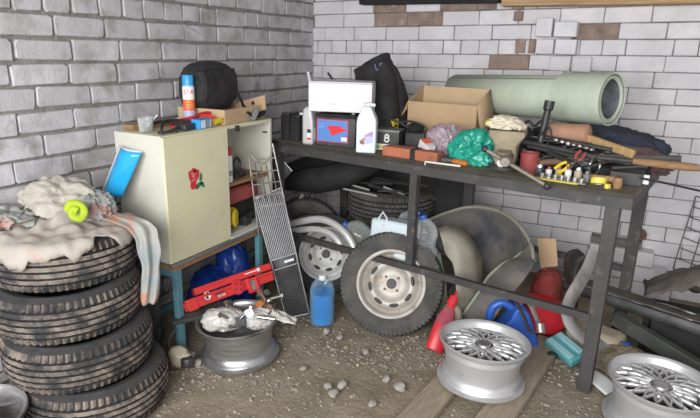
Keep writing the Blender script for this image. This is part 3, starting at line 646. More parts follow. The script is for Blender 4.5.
mb = MB(); mb.tube(spline([(.47, -2.07, ZT+.006), (.46, -1.99, ZT+.013), (.43, -1.93, ZT+.02)], 4), .006, 8); mb.tube([(.44, -2.06, ZT+.007), (.47, -1.97, ZT+.007)], .006, 8); solo('pliers', mb, M_['dark'], 'dark pliers on the front edge of the cabinet top beside the tub', 'pliers')
mb = MB(); mb.box((0, 0, .015), (.03, .09, .03)); solo('plug', mb, M_['black'], 'black charger plug left of the small blue and white box', 'plug', (.455, -1.885, ZT), (0, 0, .2), bevel=.004)
mb = MB(); mb.box((0, 0, .012), (.06, .30, .024)); solo('wood_strip', mb, M_['wood'], 'strip of brown wood lying at the back of the cabinet top', 'wood strip', (.245, -1.9, ZT), (0, 0, -.04), bevel=.002)
# ================================================================ THE BENCH
BU0, BU1, BD, BZ = .40, 2.415, .77, .95
bn = thing('workbench', 'long dark iron workbench with a grimy top, covered with tools and boxes', 'workbench', tb(BU0, 0, 0), (0, 0, TH))
def bpart(name, c, d, m, parent=None, **k):
    mb = MB(); mb.box(Vector(c)-V(BU0, 0, 0), d); return obj(name, mb, M_[m], parent or bn, smooth=False, **k)
um = (BU0+BU1)/2; ul = BU1-BU0
bpart('bench_top', (um, BD/2, BZ-.012), (ul, BD, .024), 'benchtop', bevel=.002)
bpart('front_rail', (um, .006, BZ-.034), (ul, .012, .068), 'iron', bevel=.002)
bpart('back_rail', (um, BD-.006, BZ-.046), (ul, .012, .044), 'iron')
bpart('end_rail', (BU1-.006, BD/2, BZ-.034), (.012, BD-.026, .066), 'iron', bevel=.002); bpart('end_rail', (BU0+.006, BD/2, BZ-.034), (.012, BD-.026, .066), 'iron')
for u, v, z0 in ((2.342, .028, 0), (2.352, .735, 0), (1.40, .735, 0), (.44, .735, 0), (.44, .028, 0)): bpart('leg', (u, v, (z0+.90)/2), (.058, .05, .90-z0), 'iron', bevel=.003)
bpart('post', (1.397, .028, .635), (.042, .045, .53), 'iron', bevel=.003)
bpart('front_stretcher', (1.39, .008, .372), (1.87, .03, .034), 'iron', bevel=.002)
bpart('back_stretcher', (1.39, .735, .372), (1.88, .03, .034), 'iron', bevel=.002)
# ================================================================ FRONT OF THE BENCH, LEFT
# wire rack
A, B, Cc, D = gx(243, 150, .60), gx(267, 148, .66), gx(254, 205, .62), gx(280, 200, .68)
def quad(A, B, Cc, D): return lambda a, b: A.lerp(B, a).lerp(Cc.lerp(D, a), b)
G0 = V(.86, -1.44, .0); 
wrk = thing('wire_rack', 'narrow chromed wire rack standing behind the top of the radiator grille', 'wire rack')
ax = V(.72, .69, 0).normalized()      # width direction, roughly square to the view
def on_plane(px, py, O, n): d = _ray(px, py); return CAM+d*((Vector(O)-CAM).dot(n)/d.dot(n))
gn = V(.62, -.72, .32).normalized(); GO = V(.79, -1.46, 0)
wn = V(.62, -.72, .10).normalized(); WO = V(.60, -1.33, .78)
wA, wB, wC, wD = (on_plane(x, y, WO, wn) for x, y in ((248, 150), (273, 146), (259, 236), (291, 232)))
F = quad(wA, wB, wC, wD); mb = MB()
mb.tube([F(0, 1), F(0, 0)], .0055, 8); obj('side_rod', mb, M_['steel'], wrk); mb = MB(); mb.tube([F(1, 1), F(1, -.03)], .0055, 8); obj('side_rod', mb, M_['steel'], wrk)
mb = MB()
for b in (.13, .27, .40, .53, .66, .8, .93): mb.tube([F(0, b), F(1, b)], .0036, 6)
obj('cross_wires', mb, M_['steel'], wrk)
mb = MB()
for a in (.2, .4, .6, .8): mb.tube([F(a, .13-.12*abs(a-.5)*2+.09), F(a, 1)], .0036, 6)
s = [F(a, .02+.16*math.sin(PI*a)) for a in [i/10 for i in range(11)]]; mb.tube(s, .0032, 6); obj('long_wires', mb, M_['steel'], wrk)
# radiator grille: a long frame with thin bars, two fields
gc = [on_plane(x, y, GO, gn) for x, y in ((254, 199), (281, 188), (286, 318), (309, 313))]
F = quad(*gc); gn2 = (gc[1]-gc[0]).cross(gc[2]-gc[0]).normalized(); gn2 = gn2 if gn2.dot(CAM-gc[0]) > 0 else -gn2
grl = thing('radiator_grille', 'long silver car radiator grille leaning beside the cream cabinet', 'car grille')
def bar(p, q, w, h, mb):
    t = (q-p); M = frame((p+q)/2, t, (gc[1]-gc[0])); mb.box((0, 0, 0), (w, h, t.length), M)
for a in (0, 1): mb = MB(); bar(F(a, 0), F(a, 1), .010, .034, mb); obj('side_frame', mb, M_['grille'], grl, bevel=.004)
for b in (0, .52, .6, 1): 
    mb = MB(); t = F(1, b)-F(0, b); mb.box((0, 0, 0), (.010 if b in (0, 1) else .008, .024, t.length), frame((F(0, b)+F(1, b))/2, t, F(.5, 1)-F(.5, 0))); obj('cross_bar', mb, M_['grille'], grl, bevel=.002)
mb = MB()
for i in range(1, 15): bar(F(i/15, .01), F(i/15, .52), .0036, .02, mb)
obj('upper_bars', mb, M_['grille'], grl, smooth=False)
mb = MB()
for i in range(1, 12): bar(F(i/12, .60), F(i/12, .99), .003, .014, mb)
for i in range(1, 22):
    b = .60+.39*i/22; t = F(1, b)-F(0, b); mb.box((0, 0, 0), (.0025, .012, t.length), frame((F(0, b)+F(1, b))/2, t, F(.5, 1)-F(.5, 0)))
obj('lower_mesh', mb, M_['dark'], grl, smooth=False)
mb = MB(); mb.grid(lambda a, b: F(.03+.94*a, .01+.98*b)-gn2*.016, 2, 2); obj('backing', mb, M_['grilleback'], grl, solid=.004)
mb = MB(); t = F(.92, .56)-F(.5, .56); mb.box((0, 0, 0), (.02, .02, t.length), frame(F(.68, .56)+gn2*.004, t, gn2)); obj('badge_bar', mb, M_['chrome'], grl, bevel=.003)
mb = MB(); 
for i in range(9): mb.box((0, 0, 0), (.012, .005, .02), frame(F(-.02, .45+.055*i)+gn2*.0, F(.5, 1)-F(.5, 0), gn2))
obj('side_clips', mb, M_['black'], grl, smooth=False)
# dark framed glass sheet behind the rack
A = [gv(x, y, .10) for x, y in ((274, 150), (293, 172), (284, 184), (268, 162))]
A = [gv(272, 148, .08), gv(292, 171, .16), gv(280, 185, .16), gv(262, 160, .08)]
F = quad(A[0], A[1], A[3], A[2]); pn = thing('mirror', 'dark tilted glass mirror in a thin pale frame behind the wire rack', 'mirror')
mb = MB(); mb.grid(F, 2, 2); obj('glass', mb, M_['foilin'], pn, solid=.006)
mb = MB(); mb.tube([A[0], A[1], A[2], A[3]], .004, 6, closed=True); obj('frame', mb, M_['alu'], pn)
# washer fluid bottle
def pet(t, R, H, body, cap, liquid=None, lev=.7, ribs=True, neck=.016, caph=.022):
    prof = [(0, .004), (R*.75, 0), (R*.95, .008), (R, .02)]
    nr = 9
    if ribs:
        for i in range(nr*2): z = .03+(H*.62-.03)*i/(nr*2-1); prof.append((R*(1 if i % 2 else .955), z))
    prof += [(R, H*.66), (R*.97, H*.72), (R*.80, H*.83), (R*.45, H*.92), (neck, H*.95), (neck, H)]
    mb = MB(); mb.lathe(prof, 36); obj('bottle_wall', mb, M_[body], t)
    if liquid:
        pl = [(max(0, r-.003), z+.002) for r, z in prof if z < H*lev]; pl = pl+[(pl[-1][0], H*lev), (0, H*lev)]; mb = MB(); mb.lathe(pl, 36); obj('fluid', mb, M_[liquid], t)
    mb = MB(); mb.lathe([(0, H+.004), (neck+.004, H+.004), (neck+.005, H-.002), (neck+.005, H-caph), (0, H-caph)], 24); obj('cap', mb, M_[cap], t)
q = gz(322, 322, 0); t = thing('fluid_bottle', 'clear bottle of bright blue washer fluid on the dirt beside the grille', 'bottle', (q.x, q.y, 0)); pet(t, .070, .285, 'clearb', 'white', 'wash', .66)
mb = MB(); mb.tube([(0, .019, .262), (.0, .045, .258), (0, .05, .235), (0, .03, .222)], .006, 8); obj('handle', mb, M_['white'], t)
# red jack across the parts-filled rim
jA, jB = gz(184, 306, .265), V(.73, -1.60, .305)
jd = (jB-jA); jl = jd.length; JM = frame(jA, (CAM-jA), jd); 
yv = V(0, 0, 1); x_ = jd.normalized(); n_ = (CAM-(jA+jB)/2); n_ = (n_-x_*n_.dot(x_)).normalized(); y_ = n_.cross(x_)
JM = Matrix((x_, y_, n_)).transposed().to_4x4(); JM.translation = jA
JM = JM @ Matrix.Diagonal((1, 1.18, 1, 1)); jk = thing('car_jack', 'red rail style car jack with a black sticker lying across the parts filled rim', 'car jack', M=JM)
mb = MB(); mb.box((jl*.5, .012, 0), (jl*.98, .012, .05)); mb.box((jl*.5, -.005, -.022), (jl*.98, .042, .005)); mb.box((jl*.56, .040, .0), (jl*.86, .030, .045)); mb.box((jl*.5, -.004, .012), (jl*.98, .044, .006)); obj('channel', mb, M_['red'], jk, bevel=.003)
mb = MB(); mb.box((jl*.07, -.006, .02), (jl*.10, .05, .008)); obj('foot_plate', mb, M_['red'], jk, bevel=.002)
mb = MB(); mb.lathe([(0, .030), (.020, .032), (.032, .030), (.034, .022), (.034, .012), (0, .012)], 28, TR(jl*.56, .0, .0)); w_ = obj('wheel_knob', mb, M_['redp'], jk)
for k in range(4): a = k*PI/2+.5; mb = MB(); mb.cyl((jl*.56+.018*math.cos(a), .018*math.sin(a), .028), (jl*.56+.018*math.cos(a), .018*math.sin(a), .0335), .0045, n=10); obj('knob_hole', mb, M_['inkb'], w_)
mb = MB(); mb.box((jl*.685, -.012, .018), (.018, .065, .02)); mb.box((jl*.775, -.014, .018), (.014, .062, .02)); mb.box((jl*.73, -.042, .018), (.06, .008, .02)); obj('carriage', mb, M_['redp'], jk, bevel=.002)
mb = MB(); mb.box((jl*.73, -.012, .012), (.028, .05, .02)); obj('carriage_core', mb, M_['steel'], jk)
stk = MB(); stk.cyl((jl*.24, .008, .0150), (jl*.24, .008, .0158), .018, n=24); s1 = obj('sticker', stk, M_['lblwhite'], jk)
mb = MB(); 
for a0 in (0, PI): mb.prism([(0, 0)]+[(.015*math.cos(a0+k*PI/12+.4), .015*math.sin(a0+k*PI/12+.4)) for k in range(7)], .0160, .0164, TR(jl*.24, .008, 0))
obj('emblem', mb, M_['inkb'], s1)
for y0, wd in ((.016, .075), (.006, .055)):
    mb = MB(); mb.box((jl*.37, y0-.006, .0152), (wd, .0065, .0006)); obj('sticker_strip', mb, M_['lblwhite'] if y0 > .01 else M_['inkb'], jk, smooth=False)
for i, y0 in enumerate((.000, -.0065)): mb = text_mb('mm nn mm', .009, TR(jl*.38, y0-.006, .0155)); obj('lettering', mb, M_['lblwhite'], jk)
mb = MB(); mb.box((jl*.76, .042, .0228), (.085, .004, .0006)); mb.box((jl*.76+.04, .042, .0228), (.016, .014, .0006)); obj('sticker_arrow', mb, M_['lblwhite'], jk, smooth=False)
# parts in the rim
RZ = .165
def rimloc(dx, dy, z): return V(RL.x+dx, RL.y+dy, z)
heap('plastic_bag', *rimloc(-.05, -.055, RZ), .10, .070, .058, 3, 'film', 'white plastic bag at the left of the parts filled rim', 'plastic bag', amp=.10, freq=2.2, rot=.6)
heap('plastic_bag', *rimloc(.085, .06, RZ), .075, .085, .05, 6, 'film', 'cloudy plastic bag spilling over the right edge of the parts filled rim', 'plastic bag', amp=.10, freq=2.2, rot=.2)
mb = MB(); mb.grid(lambda a, b: V(-.13+.26*a, -.03+.075*b+.02*math.sin(a*5), .012*math.sin(b*9+a*7)+.02*math.sin(a*3)+.008*noise.noise(V(a*8, b*5, 2))), 26, 12)
q = gz(272, 320, .215); solo('plastic_bag', mb, M_['film'], 'torn white bag handle hanging at the front of the parts filled rim', 'plastic bag', (q.x-.01, q.y, .225), (-.15, .1, .35), solid=.003, angle=180)
mb = MB()
for i in range(9): mb.cyl((0, 0, 0), (0, 0, .012), .0, n=6)
def bolt(label, x, y, z, rx, rz, L=.06, r=.008, m='chrome'):
    t = thing('bolt', label, 'bolt', (x, y, z), (rx, 0, rz), 'loose bolts in the parts filled rim')
    b = MB(); b.cyl((0, 0, 0), (0, 0, L), r, n=10); obj('shank', b, M_[m], t); b = MB(); b.lathe([(0, L), (r*1.9, L), (r*1.9, L+r*1.4), (r*.9, L+r*1.4), (r*.9, L+r*.6), (0, L+r*.6)], 6); obj('head', b, M_[m], t, smooth=False)
BZ_ = .022
for i, (px, py, z, rx, rz, m, lb) in enumerate(((252, 316, .235, 1.2, .5, 'chrome', 'bright chrome bolt with its round head facing out of the parts filled rim'), (258, 299, .25, 1.1, 1.6, 'steel', 'steel bolt at the back of the parts filled rim beside the red jack'), (270, 303, .25, 1.4, 2.4, 'steel', 'steel bolt lying near the right hand bag in the rim'),
      (275, 309, .245, 1.3, .2, 'rust', 'rusty bolt among the parts at the right of the rim'), (263, 311, .24, 1.5, 3.3, 'chrome', 'chrome bolt in the middle of the parts filled rim'), (266, 305, .25, 1.0, 4.4, 'rust', 'rusty bolt standing behind the chrome bolt in the rim'))):
    q = gz(px, py, z); bolt(lb, q.x, q.y, z+BZ_, rx, rz, .055, .010 if i == 0 else .008, m)
for i in range(8):
    q = gz(rnd.uniform(222, 280), rnd.uniform(304, 318), .245); bolt('small loose metal bolt half buried among the bags in the parts filled rim', q.x, q.y, .238, rnd.uniform(.7, 1.5), rnd.uniform(0, 6), .04, .007, rnd.choice(['steel', 'rust', 'chrome', 'dark']))
q1, q2 = gz(258, 317, .24), gz(275, 319, .237); mb = MB(); mb.cyl(q1, q2, .010, n=12); solo('socket', mb, M_['chrome'], 'chrome socket bar lying at the front of the parts filled rim', 'socket bar')
q = gz(237, 321, .21); t = thing('hinge', 'black metal hinge plate standing in the front of the parts filled rim', 'hinge', (q.x, q.y, .20), (.9, 0, .75)); mb = MB(); mb.box((0, 0, .012), (.085, .05, .012)); obj('plate', mb, M_['dark'], t, bevel=.004); mb = MB(); mb.cyl((-.02, 0, .014), (-.02, 0, .024), .013, n=14); obj('boss', mb, M_['steel'], t)
q = gz(262, 308, .23); heap('cloth', q.x, q.y, .215, .03, .025, .03, 8, 'orange', 'scrap of orange cloth among the bolts in the rim', 'cloth', amp=.2)
mb = MB(); mb.box((0, 0, 0), (.09, .30, .022)); solo('wood_strip', mb, M_['greenbeam'], 'dark dirty board sticking out left of the parts filled rim under the red jack', 'board', tuple(gz(203, 312, .20)), (.12, .16, .60-1.35), bevel=.003)
# blue bag of stuff on the floor under the stand
q = gx(228, 265, .36); heap('plastic_bag', .32, -1.63, 0, .12, .15, .17, 12, 'bluetarp', 'bright blue plastic bag stuffed under the teal stand', 'plastic bag', amp=.10, freq=2.0, rot=.2)
heap('plastic_bag', .34, -1.47, .0, .12, .10, .24, 15, 'bluetarp', 'tall blue plastic bag at the back under the teal stand', 'plastic bag', amp=.10, freq=2.0)
heap('bag', .34, -2.165, .0, .105, .075, .30, 18, 'blackcloth', 'black bag squeezed between the tyre stack and the teal stand', 'bag', amp=.12, freq=2.5)
# brake part by the stack
q = gz(166, 352, 0); t = thing('brake_part', 'greasy metal brake part on the floor beside the tyre stack', 'car part', (.585, -2.16, 0), (0, 0, .4))
mb = MB(); mb.blob((0, 0, .05), (.06, .045, .055), .2, 3, 4, 3, floor=0); obj('housing', mb, M_['beigep'], t); mb = MB(); mb.lathe([(0, .07), (.024, .07), (.03, .062), (.03, .03), (0, .03)], 20, TR(.045, -.03, .0)); obj('hub', mb, M_['dark'], t); mb = MB(); mb.tube(spline([(-.05, 0, .05), (-.05, .0, .14), (-.02, .02, .19)], 5), .008, 8); obj('hose', mb, M_['black'], t)
# ================================================================ UNDER THE BENCH
UB = TR(*TO) @ RO(TH, 'Z')
# silver bent pipes
for lb, pts, r in (('upper of two bent silver exhaust pipes under the left of the bench', [(290, 224, .05), (303, 221, .055), (317, 219, .06), (328, 221, .06), (340, 228, .055), (349, 238, .05), (355, 250, .05)], .022),
                   ('lower of two bent silver exhaust pipes under the left of the bench', [(292, 231, .045), (306, 229.5, .05), (318, 229.5, .05), (330, 233.5, .05), (338, 241, .045), (343, 250, .045)], .020)):
    mb = MB(); mb.tube(spline([gv(*q) for q in pts], 6), r, 14); p_ = solo('exhaust_pipe', mb, M_['silverp'], lb, 'pipe', group='bent silver pipes')
# dark tyre lying under the pipes, its tread showing
make_tyre('dark tyre behind the bent silver pipes, only its top showing', .27, .17, .17, 'dusty', 'dusty', M=wheel_M((.53, -.95, .0), (.55, -.83, 0), math.radians(8), .27, .17), coarse=True)
# big dark tyre with rods on it
c_ = gv(365, 215, .42); Mr = frame(gv(366, 222, .45)+V(0, 0, -.06), V(.35, -.80, .50)); 
SC = tb(.84, .69, 0)
for k, lb in enumerate(('lowest tyre of the flat stack at the back under the bench', 'middle tyre of the flat stack at the back under the bench', 'dusty black tyre lying flat under the bench with metal rods on top')):
    M = TR(SC.x+.02*k, SC.y-.02*k, .1025+.205*k) @ RO(k*1.3, 'Z')
    if k == 0: tf = make_tyre(lb, .295, .205, .18, 'dusty', 'dusty', M=M, coarse=True)
    else: dup(tf, M, label=lb)
mb = MB(); F_ = lambda a, b: tb(.42+.98*a, .752+.012*math.sin(a*23)+.01*noise.noise(V(a*6, b*3, 2)), .905-.62*b)
mb.grid(F_, 40, 10); solo('shade_sheet', mb, M_['blackcloth'], 'black sheet added at the back of the bench to darken its left end', 'sheet', solid=.004, angle=180)  # made-up sheet, hides the bright wall so the corner underneath reads dark
# inner tube
mb = MB(); s = [gv(*q) for q in ((286, 186, .38), (300, 181, .36), (320, 180, .36), (342, 175, .38), (362, 168, .42), (378, 164, .48))]
mb.tube(spline(s, 5), [.03]+[.045+.045*math.sin(PI*i/24) for i in range(24)]+[.045, .03], 16); mb.v = [v+V(0, 0, .012*noise.noise(v*7)) for v in mb.v]
solo('inner_tube', mb, M_['blackm'], 'slack black inner tube bulging under the left end of the bench', 'inner tube')
mb = MB(); mb.tube(spline([gv(*q) for q in ((284, 172, .55), (305, 164, .55), (330, 162, .55), (350, 160, .6), (372, 156, .62))], 5), .05, 14)
solo('hose', mb, M_['blackm'], 'thick black hose at the very back under the left of the bench', 'hose')
mb = MB(); mb.cyl(gv(290, 219, .25), gv(303, 194, .30), .014, n=6); solo('wood_strip', mb, M_['sage'], 'short pale green stick standing behind the silver pipes', 'stick')
# rods
for i, (x0, y0, x1, y1, v0, v1, m, r, lb) in enumerate(((340, 188, 377, 196, .40, .37, 'silverp', .006, 'bright steel rod nearest the front on the dusty tyre'), (352, 185, 369, 190, .44, .41, 'silverp', .006, 'short bright steel rod behind the front rod on the tyre'),
     (368, 186, 436, 199, .50, .42, 'dark', .007, 'long dark rod pointing right past the bench post, lower one'), (372, 181, 428, 186, .52, .50, 'dark', .007, 'long dark rod pointing right past the bench post, upper one'), (366, 183, 408, 198, .44, .36, 'dark', .008, 'dark rod ending in front of the bench post on the tyre'),
     (374, 178, 404, 182, .56, .52, 'dark', .006, 'dark rod at the back of the heap on the tyre'), (384, 187, 404, 195, .44, .40, 'silverp', .007, 'short grey rod beside the bench post on the tyre'), (350, 182, 392, 184, .48, .46, 'dark', .006, 'thin dark rod lying level at the back of the tyre top'), (378, 191, 402, 191, .38, .38, 'dark', .006, 'short dark rod between the bright rod and the bench post'))):
    mb = MB(); p0, p1 = gv(x0, y0, v0), gv(x1, y1, v1); mb.cyl(p0, p1, r, n=8)
    t = solo('metal_rod', mb, M_[m], lb, 'rod', group='metal rods on the dusty tyre')
# bottles between the wheels
def pbottle(name, label, M, R, H, m, cap, g=None, crush=0, sd=1):
    t = thing(name, label, 'bottle', M=M, group=g)
    prof = [(0, .004), (R*.7, 0), (R*.95, .01), (R, .03), (R*.96, H*.25), (R, H*.30), (R*.96, H*.45), (R, H*.5), (R, H*.66), (R*.85, H*.80), (R*.45, H*.92), (.019, H*.95), (.019, H)]
    mb = MB(); mb.lathe(prof, 32)
    if crush: mb.v = [V(v.x*(1+crush*noise.noise(V(v.x*14, v.z*9, sd))), v.y*(1-.15*crush+crush*noise.noise(V(v.z*10, v.y*12, sd+3))), v.z) for v in mb.v]
    obj('bottle_wall', mb, M_[m], t, angle=60)
    mb = MB(); mb.lathe([(0, H+.012), (.020, H+.012), (.022, H+.008), (.022, H-.012), (0, H-.012)], 20); obj('cap', mb, M_[cap], t); return t
c_ = gv(366, 243, .20); tip = gv(347, 214, .12)
t = pbottle('water_bottle', 'large clear water bottle with blue cap lying behind the silver pipes', frame(c_+V(.05, .02, -.035), V(-.62, -.30, .55)), .088, .24, 'clearg', 'bluep', crush=.25, sd=2)
mb = MB(); mb.grid(lambda a, b: V(.089*math.cos(-2.2+a*1.4), .089*math.sin(-2.2+a*1.4), .05+.08*b), 8, 2); 
lab = gv(361, 240, .12); mb = MB(); mb.box((0, 0, 0), (.055, .003, .06)); o = obj('label_patch', mb, M_['sage'], None); 
bpy.data.objects.remove(o)
# white canister
c_ = gv(388, 237, .03); A, B, Cc, D = gv(371, 219, .09), gv(412, 224, .09), gv(367, 252, .07), gv(408, 265, .07)
t = thing('canister', 'whitish plastic canister lying on top of the standing steel wheel', 'canister')
xa = ((B-A)+(D-Cc)).normalized(); za = ((A-Cc)+(B-D)).normalized(); ya = za.cross(xa); ctr = (A+B+Cc+D)/4; MM = Matrix((xa, ya, za)).transposed().to_4x4(); MM.translation = ctr-ya*(-.0)
wd, hd = ((B-A).length+(D-Cc).length)/2, ((A-Cc).length+(B-D).length)/2
mb = MB(); mb.box((0, .06, 0), (wd, .12, hd), MM); obj('body', mb, M_['hdpe'], t, bevel=.018)
mb = MB(); s = [gv(*q) for q in ((380, 225, .10), (379, 218, .10), (383, 212, .10), (387, 218, .10), (386, 225, .10))]; mb.tube(s, .0055, 8); obj('handle', mb, M_['white'], t)
mb = MB(); p0 = gv(386, 227, .10); mb.cyl(p0-V(0, 0, .01), p0+V(0, 0, .022), .016, n=16); obj('cap', mb, M_['white'], t)
# crumpled clear bottles behind the post
c_ = gv(424, 236, .17); t = pbottle('water_bottle', 'crumpled clear plastic bottle right of the bench post', frame(c_+V(.02, 0, -.11), V(-.12, -.1, 1)), .075, .23, 'clear', 'bluep', crush=.6, sd=5)
c_ = gv(398, 226, .26); pbottle('water_bottle', 'crumpled clear plastic bottle behind the white canister', frame(c_+V(-.02, 0, -.08), V(.5, .1, .6)), .07, .22, 'clear', 'bluep', crush=.6, sd=9)
# hidden dusty tyre which the bottles lie on
make_tyre('dusty tyre standing behind the big steel wheel, under the bottles', .285, .18, .18, 'dusty', 'dusty', M=wheel_M((1.40, -1.10, 0), (.30, -.95, 0), math.radians(22), .255, .17) @ TR(0, 0, 0), coarse=True)
bpy.data.objects.remove
# ---- fenders
def sheetq(rows, thick, nu=24, nv=16):
    """surface through rows of points (each row left to right), smooth both ways"""
    R_ = [spline(r, 8) for r in rows]; nc = len(R_[0]); cols = [spline([r[i] for r in R_], 8) for i in range(nc)]
    mb = MB(); k = len(cols[0]); vs = [q for c in cols for q in c]; fs = [(i*k+j, (i+1)*k+j, (i+1)*k+j+1, i*k+j+1) for i in range(nc-1) for j in range(k-1)]
    mb.add(vs, fs); return mb
def vr(*pts): return [gv(*p) for p in pts]
# big dark arched fender: outer rim arc (far edge), then the hollow, seen from its inner side
fd = thing('car_fender', 'large dark arched car fender with its hollow side showing, under the bench', 'car fender')
mb = sheetq([vr((424, 222, .60), (446, 214, .64), (470, 208, .66), (495, 211, .62), (514, 222, .55), (529, 243, .46), (533, 262, .36)),
             vr((426, 232, .55), (448, 226, .62), (472, 222, .66), (494, 226, .64), (510, 238, .58), (519, 254, .50), (520, 268, .42)),
             vr((440, 246, .48), (456, 244, .56), (474, 242, .60), (490, 247, .60), (499, 258, .56), (502, 270, .50), (500, 279, .46)),
             vr((455, 262, .44), (464, 264, .50), (476, 267, .54), (486, 272, .54), (490, 278, .52), (490, 283, .50), (488, 287, .48))], .008)
obj('arch_panel', mb, M_['fendd'], fd, solid=.008, angle=180)
mb = MB(); mb.tube(spline(vr((424, 222, .59), (446, 213, .63), (470, 207, .65), (495, 210, .61), (515, 221, .54), (530, 242, .45), (534, 262, .35)), 6), .010, 8); obj('outer_lip', mb, M_['fend'], fd)
mb = sheetq([vr((531, 240, .45), (535, 256, .38), (532, 268, .30), (520, 285, .24), (500, 310, .18), (478, 345, .14)),
             vr((526, 248, .43), (524, 258, .37), (517, 266, .30), (503, 280, .24), (485, 302, .18), (462, 328, .14)),
             vr((522, 250, .44), (516, 257, .40), (507, 262, .34), (490, 276, .27), (475, 297, .20), (452, 322, .15))], .008)
obj('front_wing', mb, M_['fendd'], fd, solid=.008, angle=180)
mb = MB(); mb.tube(spline(vr((524, 250, .44), (515, 258, .39), (503, 264, .33), (489, 276, .26), (476, 296, .19), (463, 314, .155), (452, 325, .14)), 6), .008, 8); obj('folded_edge', mb, M_['sage'], fd)
# beige fender
fb = thing('car_fender', 'beige dusty car fender standing right of the big steel wheel', 'car fender')
mb = sheetq([vr((438, 228, .26), (450, 226, .30), (462, 230, .34), (472, 240, .38), (480, 256, .40), (482, 276, .38), (478, 300, .34)),
             vr((440, 234, .20), (451, 233, .22), (463, 239, .25), (472, 251, .28), (476, 268, .29), (476, 287, .28), (472, 312, .25)),
             vr((443, 243, .18), (450, 245, .18), (458, 250, .19), (463, 262, .20), (465, 280, .20), (464, 298, .19), (462, 322, .17)),
             vr((446, 254, .18), (449, 258, .17), (453, 264, .17), (455, 276, .16), (456, 292, .15), (456, 308, .14), (455, 330, .13))], .008)
obj('panel', mb, M_['fend'], fb, solid=.008, angle=180)
mb = sheetq([vr((427, 258, .16), (433, 254, .20), (440, 253, .24)), vr((433, 285, .16), (440, 284, .20), (446, 284, .24)), vr((437, 318, .12), (443, 320, .18), (449, 322, .22))], .006)
solo('car_panel', mb, M_['sage'], 'pale sage green sheet metal strip between the steel wheel and the beige fender', 'car panel', solid=.006, angle=180)
# ---- canisters
def jug(name, label, Mx, prof, depth, m, cap_at, capm, hole=None, capr=.018, caph=.03, cat='canister', bev=.012):
    """flat jug: outline prof in its own x-z plane, with a handle hole"""
    t = thing(name, label, cat, M=Mx); mb = MB()
    X = Matrix(((1, 0, 0, 0), (0, 0, 1, 0), (0, 1, 0, 0), (0, 0, 0, 1)))
    mb.prism(prof, -depth/2, depth/2, X); obj('body', mb, M_[m], t, bevel=bev, angle=60)
    if hole: mb = MB(); mb.tube(spline([V(x, 0, z) for x, z in hole], 6), depth*.16, 10); obj('handle', mb, M_[m], t)
    (x, z), (ux, uz) = cap_at; p0 = V(x, 0, z); d = V(ux, 0, uz).normalized(); mb = MB(); mb.cyl(p0-d*.03, p0+d*.004, capr*.85, n=16); obj('neck', mb, M_[m], t)
    mb = MB(); mb.cyl(p0, p0+d*caph, capr, capr*.93, 18); obj('cap', mb, M_[capm], t); return t
def view_frame(px, py, v=None, z=None, tilt=0):
    """upright frame at a world point, its flat side turned to the room's open front"""
    o = gv(px, py, v) if v is not None else gz(px, py, z); n = V(.40, -.92, 0); x = V(.92, .40, 0)
    x2 = x*math.cos(tilt)+V(0, 0, 1)*math.sin(tilt); z2 = V(0, 0, 1)*math.cos(tilt)-x*math.sin(tilt)
    M = Matrix((x2, z2.cross(x2), z2)).transposed().to_4x4(); M.translation = o; return M
# blue canister: outline in metres from its lower left corner
bc = view_frame(486, 350, z=0.0)
bc.translation = V(1.845, -1.175, .0)
jug('canister', 'blue plastic canister with red cap standing behind the middle alloy rim', bc @ TR(-.03, 0, 0), [(.05, .0), (.255, .0), (.262, .02), (.195, .20), (.165, .232), (.130, .236), (.115, .215), (.10, .17), (.05, .10), (.03, .05)], .13, 'bluep', ((.150, .242), (-.25, 1)), 'redp', [(.112, .21), (.06, .235), (.012, .20), (.005, .12), (.03, .06)], .020, .028)
mb = MB(); mb.lathe([(.018, 0), (.021, .003), (.024, 0)], 24, frame(bc @ V(.105, -.0655, .15), (bc.to_3x3() @ V(0, -1, 0)))); 
# bracket and red canister beside it
q = gz(540, 338, 0); t = thing('bracket', 'grey metal handle bracket leaning between the blue and the red canister', 'bracket', M=Matrix.Identity(4))
s = vr((515, 300, .10), (522, 297, .12), (531, 306, .12), (538, 322, .10), (542, 329, .08)); mb = MB(); mb.tube(spline(s, 5), .016, 10, flat=.6); obj('arm', mb, M_['steel'], t)
s = vr((517, 303, .10), (524, 318, .10), (531, 332, .08), (540, 330, .08)); mb = MB(); mb.tube(spline(s, 5), .013, 10, flat=.6); obj('lower_arm', mb, M_['dark'], t)
mb = MB(); mb.cyl(gv(541, 333, .06), gv(540, 324, .08), .022, n=14); obj('joint', mb, M_['steel'], t)
rcn = view_frame(520, 336, z=0.0); rcn.translation = V(1.975, -.935, 0.0)
jug('canister', 'bright red plastic canister lying right of the blue canister', rcn, [(.02, .0), (.15, .0), (.20, .06), (.215, .12), (.20, .16), (.12, .195), (.02, .20), (-.03, .17), (-.03, .05)], .15, 'redp', ((-.02, .18), (-1, .35)), 'blackm', None, .02, .02, bev=.02)
